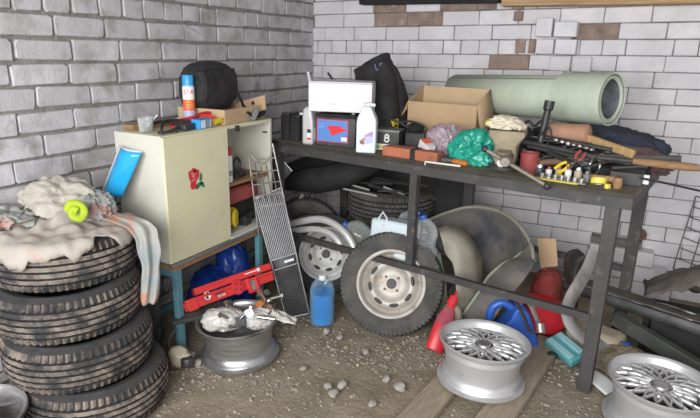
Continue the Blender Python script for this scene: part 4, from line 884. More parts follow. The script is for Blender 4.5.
# red bottle and cloudy jug at the wheel
p0, p1 = gz(434, 351, .02), gv(452, 303, .04)
d = p1-p0; t = thing('oil_bottle', 'translucent red oil bottle with red cap leaning between the steel wheel and the middle rim', 'bottle', M=frame(p0, d, V(.8, .5, 0)))
H = d.length; mb = MB(); mb.lathe([(0, 0), (.036, .0), (.042, .012), (.043, H*.5), (.040, H*.66), (.026, H*.86), (.016, H*.92), (.016, H)], 20); mb.v = [V(v.x*1.15, v.y*.7, v.z) for v in mb.v]; obj('body', mb, M_['redp'], t)
mb = MB(); mb.lathe([(.0441, H*.5), (.0415, H*.662), (.028, H*.85), (.018, H*.91)], 20); mb.v = [V(v.x*1.16, v.y*.72, v.z) for v in mb.v]; obj('shoulder', mb, M_['redsheen'], t)  # paler shell over the shoulder, its reflection painted in
mb = MB(); mb.cyl((0, 0, H-.01), (0, 0, H+.035), .026, .024, 18); mb.cyl((0, 0, H+.03), (.004, 0, H+.07), .008, .005, 10); obj('cap', mb, M_['redp'], t)
p0 = gv(452, 322, .06); t = thing('jug', 'cloudy beige plastic jug behind the red oil bottle', 'jug', (p0.x-.01, p0.y+.02, .0), (0, 0, .3))
mb = MB(); mb.lathe([(0, 0), (.05, 0), (.056, .01), (.056, .13), (.05, .17), (.03, .195), (.018, .2), (.018, .215)], 24); obj('body', mb, M_['beigep'], t)
# turquoise caddy
q = gz(566, 346, .02); t = thing('plastic_caddy', 'turquoise plastic caddy lying on the dirt left of the right bench leg', 'caddy', M=TR(2.205, -1.135, .045) @ RO(-.75, 'Z') @ RO(.35, 'X') @ RO(.10, 'Y'))
mb = MB(); mb.box((0, 0, 0), (.20, .11, .05)); obj('body', mb, M_['turq'], t, bevel=.014)
for y in (-.03, .03): mb = MB(); mb.box((.0, y, .029), (.17, .036, .014)); obj('pad', mb, M_['turql'], t, bevel=.006)
# ---- right hand pile behind the bench legs
def arcbeam(name, label, pts, w, th, m, cat, flat=.35, up=None):
    mb = MB(); mb.tube(spline(vr(*pts), 6), w, 12, flat=flat, up=up); return solo(name, mb, M_[m], label, cat)
arcbeam('bumper', 'curved scuffed grey bumper standing up behind the right bench leg', [(594, 252, .50), (588, 268, .44), (579, 284, .36), (571, 298, .30), (567, 312, .25), (571, 326, .22), (584, 338, .24), (604, 348, .30), (625, 355, .36), (643, 359, .42)], .042, .02, 'bumper', 'bumper', .45, (.8, -.6, .2))
mb = sheetq([vr((578, 249, .62), (568, 252, .62), (564, 266, .60), (566, 284, .58)), vr((582, 252, .54), (572, 256, .54), (569, 268, .53), (570, 284, .52)), vr((585, 256, .50), (578, 262, .50), (575, 272, .50), (574, 285, .49)), vr((583, 264, .52), (580, 268, .52), (578, 274, .52), (576, 284, .51))], .006)
solo('wheel_arch_liner', mb, M_['dark'], 'small dark curved wheel arch liner standing behind the curved bumper', 'car part', solid=.006, angle=180)
# cardboard, red bag
A = vr((537, 238, .66), (556, 239, .66), (558, 266, .62), (541, 268, .62)); mb = MB(); F = quad(A[0], A[1], A[3], A[2]); mb.grid(F, 2, 2); solo('cardboard', mb, M_['cardboard'], 'upright piece of brown cardboard between the fender and the red cloth bag', 'cardboard', solid=.004, smooth=False)
q = gv(548, 280, .60); heap('bag', q.x, q.y, .06, .08, .08, .165, 22, 'redbag', 'faded red cloth bag tied at the top, in front of the cardboard', 'bag', amp=.10, freq=2.4)
mb = MB(); mb.box((0, 0, .03), (.30, .22, .06)); solo('wood_block', mb, M_['plank'], 'dark wooden block lying under the faded red bag', 'block', (q.x, q.y, 0), (0, 0, TH), bevel=.003)
# long chrome bumper lying on the ground behind the legs
p0, p1 = gz(533, 275, .10), gz(716, 322, .20); p0 = V(1.975, -.655, .205); p1 = V(2.90, -.98, .205)
t = thing('chrome_bumper', 'long chrome bumper with dark rubber strip lying along the back behind the right bench legs', 'bumper'); d = (p1-p0)
cm = frame(p0, d, V(0, 0, 1)); L = d.length; TSG = 1 if (cm.to_3x3() @ V(0, 1, 0)).y > 0 else -1
mb = MB(); mb.prism([(.045, .0), (.052, -TSG*.02), (.03, -TSG*.032), (.01, -TSG*.034), (-.005, -TSG*.03), (-.012, -TSG*.015), (-.012, 0)], 0, L, cm @ RO(0, 'Z')); obj('face', mb, M_['dark'], t, bevel=.006); mb = MB(); mb.tube([cm @ V(.047, -TSG*.012, 0), cm @ V(.047, -TSG*.012, L)], .010, 10, flat=.6, up=(0, 0, 1)); obj('chrome_edge', mb, M_['chrome'], t)
mb = MB(); mb.box((.052, .0, 0), (.010, .10, L*.98), cm @ TR(0, TSG*.045, L/2)); obj('top_strip', mb, M_['tarp'], t, bevel=.004)
b0, b1 = p0+d*.66+V(0, .03, .070), p0+d*.83+V(0, .03, .070); mb = MB(); mb.tube(spline([b0+V(-.01, 0, -.008), b0+V(.01, -.01, .008), b1+V(-.01, -.01, .008), b1+V(.01, 0, -.008)], 4), .007, 8); obj('handle', mb, M_['chrome'], t)
for f in (.22, .62): mb = MB(); mb.box((-.10, TSG*.03, L*f), (.22, .05, .03), cm); o_ = obj('bracket', mb, M_['blackm'], t)
# dark tarpaulin slumped on it
mb = MB(); mb.grid(lambda a, b: V(2.52+.62*a, -.90-.10*a+.36*b, .275+.21*math.sin(PI*min(1, .25+.75*b))*min(1, .25+2.2*a)*(.95+.15*math.sin(a*7))+.035*noise.noise(V(a*6, b*4, 3))+.02*noise.noise(V(a*14, b*9, 6))), 34, 18)
solo('tarpaulin', mb, M_['tarp'], 'grey brown tarpaulin slumped over the chrome bumper at the right edge', 'tarpaulin', solid=.006, angle=180)
mb = MB(); mb.box((2.80, -.74, .10), (.46, .30, .20)); solo('void_box', mb, M_['blackm'], 'black box added for the dark void under the chrome bumper at the right edge', 'void_box', bevel=.008)  # added block whose black stands for the dark gap under the bumper
# green beam running down to the right
p0, p1 = gz(603, 297, .20), gz(716, 375, .03); p0 = V(2.40, -.96, .20); p1 = V(2.96, -1.16, .045); d = p1-p0
mb = MB(); mb.box((0, 0, 0), (.075, .05, d.length), frame((p0+p1)/2, d, V(0, 0, 1)))
solo('metal_beam', mb, M_['greenbeam'], 'dirty dark green metal beam slanting down to the right behind the right alloy rim', 'beam', bevel=.006)
# beige canister, sack, cloth
t = thing('canister', 'yellowed plastic canister lying behind the right bench leg', 'canister', (2.33, -1.01, .0), (0, 0, -.35)); mb = MB(); mb.box((0, 0, .075), (.27, .15, .145)); obj('body', mb, M_['beigep'], t, bevel=.03); mb = MB(); mb.cyl((.13, -.02, .11), (.175, -.02, .12), .02, n=16); obj('cap', mb, M_['bluep'], t)
heap('sack', 2.50, -1.16, 0, .18, .11, .085, 30, 'sack', 'coarse brown sack crumpled under the green beam behind the right rim', 'sack', amp=.13, freq=2.8, rot=-.5)
heap('cloth', 2.93, -.98, 0, .10, .07, .12, 33, 'film', 'white and green cloth crumpled under the beam at the right edge', 'cloth', amp=.15, freq=3)
q = gz(612, 372, .01); mb = MB(); mb.grid(lambda a, b: V(-.09+.18*a, -.05+.10*b, .012+.01*math.sin(a*4)+.01*b), 8, 6); solo('plastic_scrap', mb, M_['ivory'], 'pale torn plastic scrap on the dirt left of the right alloy rim', 'scrap', (2.37, -1.30, .0), (0, 0, -.6), solid=.004)
q = gz(600, 356, .02); mb = MB(); mb.cyl((0, 0, 0), (0, 0, .02), .012, n=14); solo('bottle_cap', mb, M_['redp'], 'small red bottle cap on the dirt right of the right bench leg', 'cap', (q.x, q.y, 0))
# wire rack hanging at the right edge
t = thing('wire_grid', 'thin dark wire grid leaning on the back wall at the right edge', 'wire grid'); O = V(2.64, -.16, .40); 
A = [gy(673, 268, -.16), gy(696, 196, -.03), gy(745, 210, -.03), gy(722, 282, -.16)]; F = quad(A[1], A[2], A[0], A[3])
mb = MB()
for i in range(4): mb.tube([F(i/3, 0), F(i/3, 1)], .0035, 6)
obj('long_wires', mb, M_['dark'], t); mb = MB()
for j in range(8): mb.tube([F(0, j/7), F(1, j/7+.06)], .003, 6)
obj('cross_wires', mb, M_['dark'], t)
# roll on the brick step
q = gy(642, 243, -.05); mb = MB()
for r in (.038, .025): mb.tube([(r*math.cos(a*PI/12), 0, r*math.sin(a*PI/12)) for a in range(24)], .011, 8, closed=True)
solo('coil', mb, M_['rust'], 'small brown coil resting on the broken brick step by the back wall', 'coil', (2.47, -.055, .394), (.2, 0, .0))
# planks on the ground
def plank(label, a, b, w, th=.03):
    d = b-a; x = d.normalized(); mb = MB(); mb.box((0, 0, th/2), (d.length, w, th)); M = frame((a+b)/2, V(0, 0, 1), x); return solo('plank', mb, M_['plank'], label, 'plank', M=M, bevel=.003)
plank('weathered plank on the dirt under the left side of the middle alloy rim', V(1.70, -2.22, 0), V(1.80, -1.30, 0), .125)
plank('weathered plank on the dirt under the right side of the middle alloy rim', V(1.975, -2.15, 0), V(2.12, -1.02, 0), .135)

q = gz(548, 352, .01); t = thing('metal_part', 'black metal part lying on the dirt between the blue canister and the turquoise caddy', 'metal part', (2.10, -1.20, 0), (0, 0, .3)); mb = MB(); mb.cyl((-.06, 0, .015), (.05, 0, .015), .012, n=10); mb.blob((.05, 0, .02), (.03, .025, .02), .2, 3, 2, 2); obj('body', mb, M_['black'], t)
# ================================================================ ON THE BENCH
ZB = BZ+.0005
def tw(px, py, v): q = gv(px, py, v)-TO; return q.dot(TU), q.z
def tbox(name, label, cat, u, v, d, m, z=ZB, rz=0, bevel=.003, group=None):
    mb = MB(); mb.box((0, 0, d[2]/2), d); return solo(name, mb, M_[m], label, cat, M=tfr(u, v, z, rz), bevel=bevel, smooth=True, group=group)
# black boxes at the left end
def ribbed(label, u, v, w, dp, h):
    t = thing('battery', label, 'battery', M=tfr(u, v, ZB, 0), group='plain black batteries at the left end of the bench')
    mb = MB(); mb.box((0, 0, h/2), (w, dp, h)); obj('case', mb, M_['blackm'], t, bevel=.005)
    mb = MB(); mb.box((0, 0, h+.008), (w*.94, dp*.94, .016)); obj('lid', mb, M_['black'], t, bevel=.004)
    return t
ribbed('leftmost black battery at the left end of the bench, next to the cabinet', .475, .12, .062, .14, .145)
ribbed('black battery second from the left end of the bench', .548, .125, .066, .14, .135)
ribbed('narrow black battery just left of the silver oil bottle', .615, .14, .052, .13, .125)
q = tw(297, 113, .14); tbox('paper', 'small white paper slip lying on top of a black battery', 'paper', .565, .13, (.055, .03, .012), 'white', ZB+.152, .2, .001)
# silver oil bottle
u, z = tw(310, 142, .03)
t = thing('oil_bottle', 'silver grey oil bottle standing between the black and the labelled battery', 'bottle', M=tfr(u-.012, .05, ZB, .25) @ Matrix.Scale(1.06, 4))
mb = MB(); mb.prism([(-.030, 0), (.030, 0), (.032, .01), (.032, .12), (.026, .165), (.020, .195), (.012, .205), (-.012, .205), (-.026, .19), (-.032, .15), (-.032, .01)], -.045, .045, Matrix(((1, 0, 0, 0), (0, 0, 1, 0), (0, 1, 0, 0), (0, 0, 0, 1)))); obj('body', mb, M_['silverp'], t, bevel=.012)
mb = MB(); mb.cyl((0, 0, .2), (0, 0, .222), .016, n=16); obj('cap', mb, M_['black'], t)
mb = MB(); mb.box((.0335, 0, .06), (.001, .05, .06)); mb.box((.012, -.0455, .05), (.022, .001, .05)); obj('label', mb, M_['lblwhite'], t, smooth=False)
mb = MB(); mb.box((.012, -.0465, .076), (.022, .001, .02)); obj('label_top', mb, M_['inkb'], t, smooth=False)
mb = MB(); mb.box((.012, -.0465, .034), (.022, .001, .012)); obj('label_foot', mb, M_['lblred'], t, smooth=False)
# labelled battery
u0, _ = tw(316, 142, .05); u1, _ = tw(349, 150, .05); u0 = .675; w = .245
bt = thing('battery', 'black car battery with a blue label and red arrow, under the white carton', 'battery', M=tfr(u0+w/2+.03, .05+.10, ZB, .22))
mb = MB(); mb.box((0, 0, .083), (w, .17, .166)); obj('case', mb, M_['dark'], bt, bevel=.005)
mb = MB(); mb.box((0, 0, .174), (w+.006, .176, .018)); obj('lid', mb, M_['blackm'], bt, bevel=.004)
mb = MB(); mb.cyl((.09, -.04, .18), (.09, -.04, .198), .010, n=12); obj('terminal', mb, M_['beigep'], bt)
yl = -.0855; lb = MB(); lb.box((-.018, yl, .088), (.195, .0012, .128)); l_ = obj('label', lb, M_['lblred'], bt, smooth=False)
FP = Matrix(((1, 0, 0, 0), (0, 0, -1, 0), (0, 1, 0, 0), (0, 0, 0, 1)))     # x-z drawing plane facing the open front
lb = MB(); lb.box((-.018, yl-.0008, .088), (.187, .001, .120)); obj('label_field', lb, M_['lblblue'], l_, smooth=False)
lb = MB(); lb.prism([(-.048, .118), (.030, .118), (.040, .108), (.068, .104), (.064, .092), (.040, .086), (-.004, .066), (-.024, .060), (-.028, .068), (-.024, .084), (-.034, .086), (-.038, .098), (-.046, .100)], 0, .001, TR(0, yl-.0014, 0) @ FP); obj('arrow', lb, M_['lblred'], l_, smooth=False)
lb = MB(); lb.box((.056, yl-.0016, .046), (.036, .001, .022)); obj('price_tag', lb, M_['lblwhite'], l_, smooth=False)
for zz in (.125, .108): obj('lettering', text_mb('mmm', .014, TR(-.088, yl-.0016, zz) @ FP @ TR(0, 0, 0)), M_['lblpale'], l_)
# white carton on it
wb = thing('carton', 'white cardboard box standing on the labelled battery', 'box', M=tfr(.835, .125, ZB+.199, .47))
mb = MB(); mb.box((0.012, 0, .080), (.355, .17, .160)); obj('box', mb, M_['white'], wb, bevel=.002)
mb = MB(); mb.box((0.012, .01, .1625), (.345, .17, .004), RO(.02, 'X')); obj('lid_flap', mb, M_['white'], wb, smooth=False)
mb = MB(); mb.box((0.012, -.0855, .1555), (.35, .001, .003)); obj('printed_edge', mb, M_['lblviolet'], wb, smooth=False)
obj('lettering', text_mb('nmes', .020, TR(-.03, -.0858, .045) @ FP), M_['ink'], wb)
# sticks behind
mb = MB(); a_ = gv(317, 112, .30); b_ = gv(308, 72, .33); k_ = (a_.z-ZB-.001)/(b_.z-a_.z); mb.cyl(a_-(b_-a_)*k_, b_, .008, .010, n=10); solo('stick', mb, M_['ivory'], 'pale stick standing up behind the left edge of the white carton', 'stick')
mb = MB(); a_ = gv(336, 84, .35); mb.cyl(a_, gv(328, 73, .36), .007, n=8); mb.cyl(V(a_.x+.05, a_.y, ZB+.001), a_, .007, n=8); solo('stick', mb, M_['black'], 'black bar tip showing above the white carton', 'stick')
# white bottle
u, z = tw(367, 157, .0)
t = thing('plastic_bottle', 'white translucent bottle with a violet label at the front edge of the bench', 'bottle', M=tfr(u-.035, .045, ZB, .42) @ Matrix.Scale(1.07, 4))
mb = MB(); XZ = Matrix(((1, 0, 0, 0), (0, 0, 1, 0), (0, 1, 0, 0), (0, 0, 0, 1)))
mb.prism([(-.048, 0), (.048, 0), (.050, .006), (.050, .155), (.046, .175), (.022, .225), (.018, .232), (-.018, .232), (-.022, .225), (-.046, .175), (-.050, .155), (-.050, .006)], -.032, .032, XZ); obj('body', mb, M_['hdpe'], t, bevel=.010)
mb = MB(); mb.cyl((0, 0, .228), (0, 0, .245), .015, n=16); mb.cyl((.0, 0, .243), (.038, 0, .236), .009, n=10); obj('cap', mb, M_['ivory'], t)
yl = -.0325
mb = MB(); mb.prism([(-.030, .060), (-.010, .085), (.018, .106), (.036, .112), (.036, .055), (.015, .048), (-.012, .046)], 0, .0008, TR(0, yl, 0) @ FP); l_ = obj('label', mb, M_['lblpale'], t, smooth=False)
mb = MB(); mb.prism([(-.010, .085), (.018, .106), (.036, .112), (.036, .085), (.015, .088), (0, .082)], .0008, .0014, TR(0, yl, 0) @ FP); obj('label_sweep', mb, M_['lblviolet'], l_, smooth=False)
mb = MB(); mb.prism([(-.033, .058), (-.016, .072), (-.012, .060), (-.004, .052), (-.012, .042), (-.026, .046)], .0008, .0014, TR(0, yl, 0) @ FP); obj('label_figure', mb, M_['wood'], l_, smooth=False)
mb = MB(); mb.prism([(-.016, .074), (-.008, .080), (0, .074), (-.004, .062), (-.012, .060)], .0010, .0018, TR(0, yl, 0) @ FP); obj('label_spot', mb, M_['pink'], l_, smooth=False)
# black bag behind
bb = thing('bag', 'black plastic bag with a blue print standing behind the white carton', 'bag', M=tfr(1.02, .50, ZB, 0))
mb = MB(); mb.blob((0, 0, .17), (.20, .11, .19), .10, 2.6, 41, 4, ridge=True, floor=0)
mb.v = [V(v.x*(1-.0*v.z)+.06*(v.z/.35), v.y, v.z) for v in mb.v]; 
mb = MB(); A0 = [gv(354, 66, .42), gv(386, 53, .46), gv(396, 82, .42), gv(406, 108, .38)]
Ti = tfr(1.02, .50, ZB, 0).inverted()
rows = [[gv(354, 70, .40), gv(366, 62, .44), gv(385, 53, .48), gv(389, 60, .50), gv(393, 70, .52)], [gv(355, 95, .34), gv(366, 90, .34), gv(382, 82, .36), gv(393, 80, .42), gv(398, 92, .50)], [gv(354, 130, .30), gv(368, 132, .28), gv(388, 130, .28), gv(398, 126, .36), gv(403, 128, .50)]]
def sheet_rows(rows, T):
    R_ = [spline(r, 8) for r in rows]; cols = [spline([r[i] for r in R_], 10) for i in range(len(R_[0]))]; k = len(cols[0]); mb = MB()
    mb.add([q+TV*(.018*noise.noise(q*13)+.012*(1-2*abs(noise.noise(q*21)))) for c in cols for q in c], [(i*k+j, (i+1)*k+j, (i+1)*k+j+1, i*k+j+1) for i in range(len(cols)-1) for j in range(k-1)], T); return mb
obj('front', sheet_rows(rows, Ti), M_['blackcloth'], bb, solid=.006, angle=70)
rows2 = [[q+TV*.02 for q in rows[0]], [q+TV*.08 for q in rows[1]], [q+TV*.12 for q in rows[2]]]; obj('back', sheet_rows(rows2, Ti), M_['blackcloth'], bb, solid=.006, angle=70)
mb = MB(); mb.blob((-.03, .05, .10), (.14, .09, .11), .1, 3, 4, 4, ridge=True, floor=0); obj('contents', mb, M_['navy'], bb, angle=70)
LT = gv(379, 67, .405); lt = text_mb('LS', .055, Ti @ frame(LT, CAM-LT, TU+V(0, 0, .25))); obj('print', lt, M_['logo'], bb)
# small box battery
sbx = thing('battery', 'small black battery box with colourful label standing on the bench behind the red brick', 'battery', M=tfr(1.125, .20, ZB, .30))
mb = MB(); mb.box((0, 0, .055), (.135, .11, .110)); obj('case', mb, M_['dark'], sbx, bevel=.003)
mb = MB(); mb.box((0, 0, .1115), (.139, .114, .010)); obj('lid', mb, M_['grey'], sbx, bevel=.002)
mb = MB(); mb.box((0, -.0555, .070), (.125, .001, .064)); l_ = obj('label', mb, M_['inkb'], sbx, smooth=False)
mb = MB(); mb.box((0, -.0558, .022), (.125, .001, .034)); obj('label_strip', mb, M_['lblwhite'], sbx, smooth=False)
for x, m in ((-.05, 'lblgrn'), (-.03, 'lblyel'), (-.01, 'lblblue'), (.012, 'lblyel'), (.032, 'lblgrn'), (.05, 'lblpale')):
    mb = MB(); mb.cyl((x, -.056, .022), (x, -.0568, .022), .011, n=12); obj('label_dot', mb, M_[m], sbx)
for zz, r in ((.082, .010), (.064, .012)): mb = MB(); mb.tube([(r*math.cos(a*PI/8), -.0562, zz+r*math.sin(a*PI/8)) for a in range(16)], .004, 6, closed=True); obj('emblem', mb, M_['lblwhite'], l_)
tbox('yellow_box', 'yellow box edge showing behind the small black battery box', 'box', 1.06, .335, (.05, .06, .155), 'yellow')
# black charger with curved cable
t = thing('charger', 'black charger box with a looped cable beside the cardboard carton', 'charger', M=tfr(1.235, .33, ZB, .2)); mb = MB(); mb.box((0, 0, .05), (.12, .13, .10)); obj('case', mb, M_['black'], t, bevel=.008)
mb = MB(); mb.tube(spline([(-.10, -.05, .15), (-.02, -.06, .16), (.05, -.06, .14), (.075, -.07, .09), (.06, -.07, .05)], 6), .006, 8); mb.tube(spline([(-.20, -.05, .17), (-.10, -.05, .15), (-.03, -.02, .10)], 5), .006, 8); obj('cable', mb, M_['black'], t)
mb = MB(); mb.blob((-.02, 0, .115), (.05, .05, .03), .15, 3, 5, 3); obj('grip', mb, M_['blackm'], t)
# red brick
t = thing('brick', 'long orange red brick with a black band lying on the bench edge', 'brick', M=tfr(1.355, .06, ZB, -.02)); mb = MB(); mb.box((0, 0, .026), (.325, .075, .052)); obj('block', mb, M_['brickred'], t, bevel=.004)
mb = MB(); mb.box((.022, 0, .0265), (.03, .079, .056)); obj('band', mb, M_['blackm'], t, bevel=.002)
# cardboard carton
CU, CV = 1.305, .545; cw, cdp, chh = .415, .20, .255
ct = thing('carton', 'open brown cardboard carton standing on the middle of the bench', 'box', M=tfr(CU, CV, ZB, .06))
for nm, c, d in (('bottom', (0, 0, .002), (cw, cdp, .004)), ('front_side', (0, -cdp/2, chh/2), (cw, .004, chh)), ('back_side', (0, cdp/2, chh/2+.04), (cw, .004, chh+.08))):
    mb = MB(); mb.box(c, d); obj(nm, mb, M_['cardboard' if 'front' in nm or 'left' in nm else 'cardlight'], ct, smooth=False)
for nm, x in (('left_side', -cw/2), ('right_side', cw/2)):
    mb = MB(); mb.prism([(-cdp/2, 0), (cdp/2, 0), (cdp/2, chh+.08), (-cdp/2, chh)], x-.002, x+.002, Matrix(((0, 0, 1, 0), (1, 0, 0, 0), (0, 1, 0, 0), (0, 0, 0, 1)))); obj(nm, mb, M_['cardlight'], ct, smooth=False)
mb = MB(); mb.grid(lambda a, b: V(-cw/2-.002-.075*b, -cdp/2+cdp*a, chh+.08*a-.165*b), 2, 2); obj('flap', mb, M_['cardboard'], ct, solid=.003)
mb = MB(); mb.grid(lambda a, b: V(cw/2+.002+.045*b, -cdp/2+cdp*a, chh+.08*a-.20*b), 2, 2); obj('flap', mb, M_['cardlight'], ct, solid=.003)
mb = MB()
for x in (-.03, 0, .03, .06, .09): mb.cyl((x+.04, -.02, .004), (x+.04, 0, chh-.055), .011, n=8)
solo('rod_bundle', mb, M_['black'], 'dark rod ends standing inside the open cardboard carton', 'rods', M=tfr(CU, CV, ZB+.004, .10))
# mauve bag, orange-white box, green bag
u, z = tw(437, 148, .16); heap('plastic_bag', *tb(1.45, .235, ZB), .082, .07, .105, 51, 'plum', 'clear mauve plastic bag of parts in front of the cardboard carton', 'plastic bag', amp=.17, freq=3.4)
t = thing('small_box', 'small white and orange box tipped against the mauve bag', 'box', M=tfr(1.395, .125, ZB+.028, -.5, 0, .35)); mb = MB(); mb.box((0, 0, .03), (.085, .05, .055)); obj('carton', mb, M_['white'], t, bevel=.002); mb = MB(); mb.box((-.015, 0, .0585), (.05, .05, .003)); obj('orange_end', mb, M_['lblorange'], t, smooth=False)
heap('plastic_bag', *tb(1.635, .17, ZB), .105, .085, .095, 57, 'green', 'crumpled green plastic bag left of the vise', 'plastic bag', amp=.20, freq=3.2)
mb = MB(); mb.lathe([(0, 0), (.010, .002), (.014, .02), (.013, .06), (.015, .08), (.010, .09), (0, .09)], 14); mb.cyl((0, 0, .09), (0, 0, .13), .004, n=8)
t = thing('screwdriver', 'screwdriver with an orange handle lying before the green bag', 'screwdriver'); p_ = tb(1.67, .045, ZB+.0155); put(t, M=frame(p_, TU*-.95+TV*.2)); o1 = MB(); o1.lathe([(0, 0), (.010, .002), (.014, .02), (.013, .06), (.015, .08), (.010, .09), (0, .09)], 14); obj('handle', o1, M_['orange'], t); o1 = MB(); o1.cyl((0, 0, .09), (-.008, 0, .15), .004, n=8); obj('shaft', o1, M_['steel'], t)
mb = MB(); s = [tb(1.463, .004, ZB-.012), tb(1.463, .004, ZB+.006), tb(1.475, .006, ZB+.0055), tb(1.56, .012, ZB+.0055), tb(1.645, .020, ZB+.0055)]; mb.tube(s, .005, 8); solo('hook_rod', mb, M_['ivory'], 'thin white hooked rod lying along the bench edge before the green bag', 'rod')
tbox('dark_part', 'dark lump of metal on the bench between the brick and the green bag', 'metal part', 1.545, .09, (.07, .06, .028), 'dark', rz=.3, bevel=.006)
tbox('wood_block', 'small flat wood offcut lying behind the red brick', 'wood', 1.36, .17, (.12, .05, .02), 'woodl', rz=.15)
# vise
vs = thing('vise', 'worn beige bench vise clamped at the front edge of the bench', 'vise', M=tfr(1.822, .12, ZB, .25) @ Matrix.Scale(1.12, 4))
mb = MB(); mb.lathe([(0, 0), (.075, 0), (.075, .014), (.055, .022), (.045, .04), (.045, .05), (0, .05)], 24, TR(0, .04, 0)); obj('base', mb, M_['dark'], vs)
mb = MB(); mb.prism([(-.045, .03), (.045, .03), (.050, .06), (.045, .10), (.060, .125), (.075, .14), (.075, .165), (-.075, .165), (-.075, .14), (-.060, .125), (-.045, .10), (-.050, .06)], -.02, .03, TR(0, .02, 0) @ FP); obj('front_jaw', mb, M_['cast'], vs, bevel=.006)
mb = MB(); mb.prism([(-.05, .02), (.05, .02), (.05, .10), (.075, .14), (.075, .17), (-.075, .17), (-.075, .14), (-.05, .10)], -.05, .03, TR(0, .09, 0) @ FP); obj('rear_jaw', mb, M_['cast'], vs, bevel=.006)
mb = MB(); mb.box((0, .01, .062), (.055, .22, .05)); obj('slide', mb, M_['cast'], vs, bevel=.004)
mb = MB(); mb.cyl((0, -.01, .05), (0, -.135, .05), .016, n=14); sc_ = obj('screw', mb, M_['steel'], vs)
Tv = tfr(1.822, .12, ZB, .25) @ Matrix.Scale(1.12, 4); 
hc = gv(506, 161, -.045); e0, e1 = gv(485, 149, -.045), gv(547, 186, -.045); Ti = Tv.inverted()
mb = MB(); mb.cyl(Ti @ e0, Ti @ e1, .0085, n=12); hb_ = obj('handle_bar', mb, M_['wornbar'], vs)
for e in (e0, e1): mb = MB(); mb.blob(Ti @ e, (.015, .015, .015), 0, 1, 1, 2); obj('bar_end', mb, M_['black'], hb_)
mb = MB(); mb.cyl(Ti @ hc+V(0, -.03, 0), Ti @ hc+V(0, .12, 0), .018, n=16); mb.blob(Ti @ hc, (.024, .024, .024), 0, 1, 1, 3); obj('screw_head', mb, M_['wornbar'], vs)
# glove on the vise
gl = thing('glove', 'cream knitted work glove lying on top of the vise', 'glove', M=tfr(1.80, .14, ZB+.192, .2))
mb = MB(); mb.blob((0, 0, .022), (.075, .055, .036), .16, 3.4, 3, 4, ridge=True, floor=0); obj('palm', mb, M_['glove'], gl)
for y, L, a in ((-.035, .04, -.5), (-.012, .05, -.2), (.012, .048, .15), (.034, .035, .5)):
    mb = MB(); mb.tube(spline([(.05, y*.8, .02), (.05+L*.6*math.cos(a), y+L*.6*math.sin(a), .018), (.05+L*math.cos(a), y+L*math.sin(a), .006)], 5), [.013]*10+[.008], 10); obj('finger', mb, M_['glove'], gl)
mb = MB(); mb.tube(spline([(-.02, .04, .02), (.0, .07, .02), (.03, .085, .012)], 5), .013, 10); obj('thumb', mb, M_['glove'], gl)
mb = MB(); mb.tube([(-.075, -.03, .02), (-.08, 0, .03), (-.075, .03, .02)], .012, 8); obj('yellow_cuff', mb, M_['lblyel'], gl)
# red tin
t = thing('tin_can', 'dull red open tin can right of the vise', 'tin can', M=tfr(1.945, .11, ZB)); mb = MB(); mb.lathe([(0, .002), (.040, .0), (.042, .004), (.042, .095), (.043, .098), (.040, .098), (.039, .01), (0, .008)], 28); obj('can', mb, M_['maroon'], t); mb = MB(); mb.lathe([(0, .082), (.039, .082), (.039, .078), (0, .078)], 24); obj('contents', mb, M_['blackm'], t)
# insulation roll, jacket, headgear
jk2 = solo('jacket', MB().blob((0, 0, .085), (.31, .15, .105), .10, 3.0, 61, 5, ridge=True, floor=0), M_['navy'], 'dark navy jacket folded at the back of the bench under the pale roll', 'jacket', M=tfr(2.11, .60, ZB, -.02), angle=80)
RR = .118; r0, r1 = tb(1.19, .89, 0), tb(2.165, .60, 0); r0.z = 1.235; r1.z = 1.278
ax_ = (r1-r0); M = frame(r0, ax_, V(0, 0, 1)); L = ax_.length
rl = thing('foam_roll', 'big roll of pale mint foam sheet lying at the back of the bench', 'roll', M=M)
sp_ = []
for i in range(150): a = i/150*2*PI*2.6; r = RR-.002-.014*(i/150); sp_.append((r*math.cos(a+.6), r*math.sin(a+.6)))
mb = MB(); k = len(sp_)
vs_ = [(x, y, z) for x, y in sp_ for z in (0, L)]; mb.add(vs_, [(2*i, 2*i+2, 2*i+3, 2*i+1) for i in range(k-1)]); obj('sheet', mb, M_['mint'], rl, solid=.007, angle=60)
mb = MB(); mb.lathe([(RR-.021, .0), (RR-.020, L-.012)], 40); obj('lining', mb, M_['foilin'], rl)
mb = MB(); mb.lathe([(RR+.004, L*.74), (RR+.010, L*.74), (RR+.012, L), (RR+.004, L)], 48); obj('outer_wrap', mb, M_['mint'], rl, solid=.004)
t = thing('headlamp', 'black strap and lamp tangle behind the glove in front of the pale roll', 'headlamp', M=tfr(1.80, .36, ZB)); mb = MB(); mb.blob((0, 0, .10), (.075, .06, .10), .2, 3, 8, 3, floor=0); obj('body', mb, M_['blackm'], t); mb = MB(); mb.tube(spline([(0, 0, .18), (.04, 0, .21), (.07, 0, .19), (.10, 0, .215), (.14, 0, .235)], 6), .008, 8); obj('arm', mb, M_['black'], t)
# black standing pump
p0, p1 = gv(541, 139, .30), gv(550, 101, .33); t = thing('air_pump', 'black hand pump tube standing up among the tools', 'pump'); put(t, M=frame(p0, p1-p0)); H = (p1-p0).length; mb = MB(); mb.lathe([(0, -.10), (.016, -.10), (.017, H*.75), (.024, H*.78), (.025, H), (0, H)], 18); obj('tube', mb, M_['black'], t); mb = MB(); mb.tube(spline([(.0, -.02, .02), (.03, -.05, .06), (.05, -.05, .02), (.03, -.03, -.03), (0, -.02, -.04)], 6), .005, 8); obj('hose', mb, M_['black'], t)
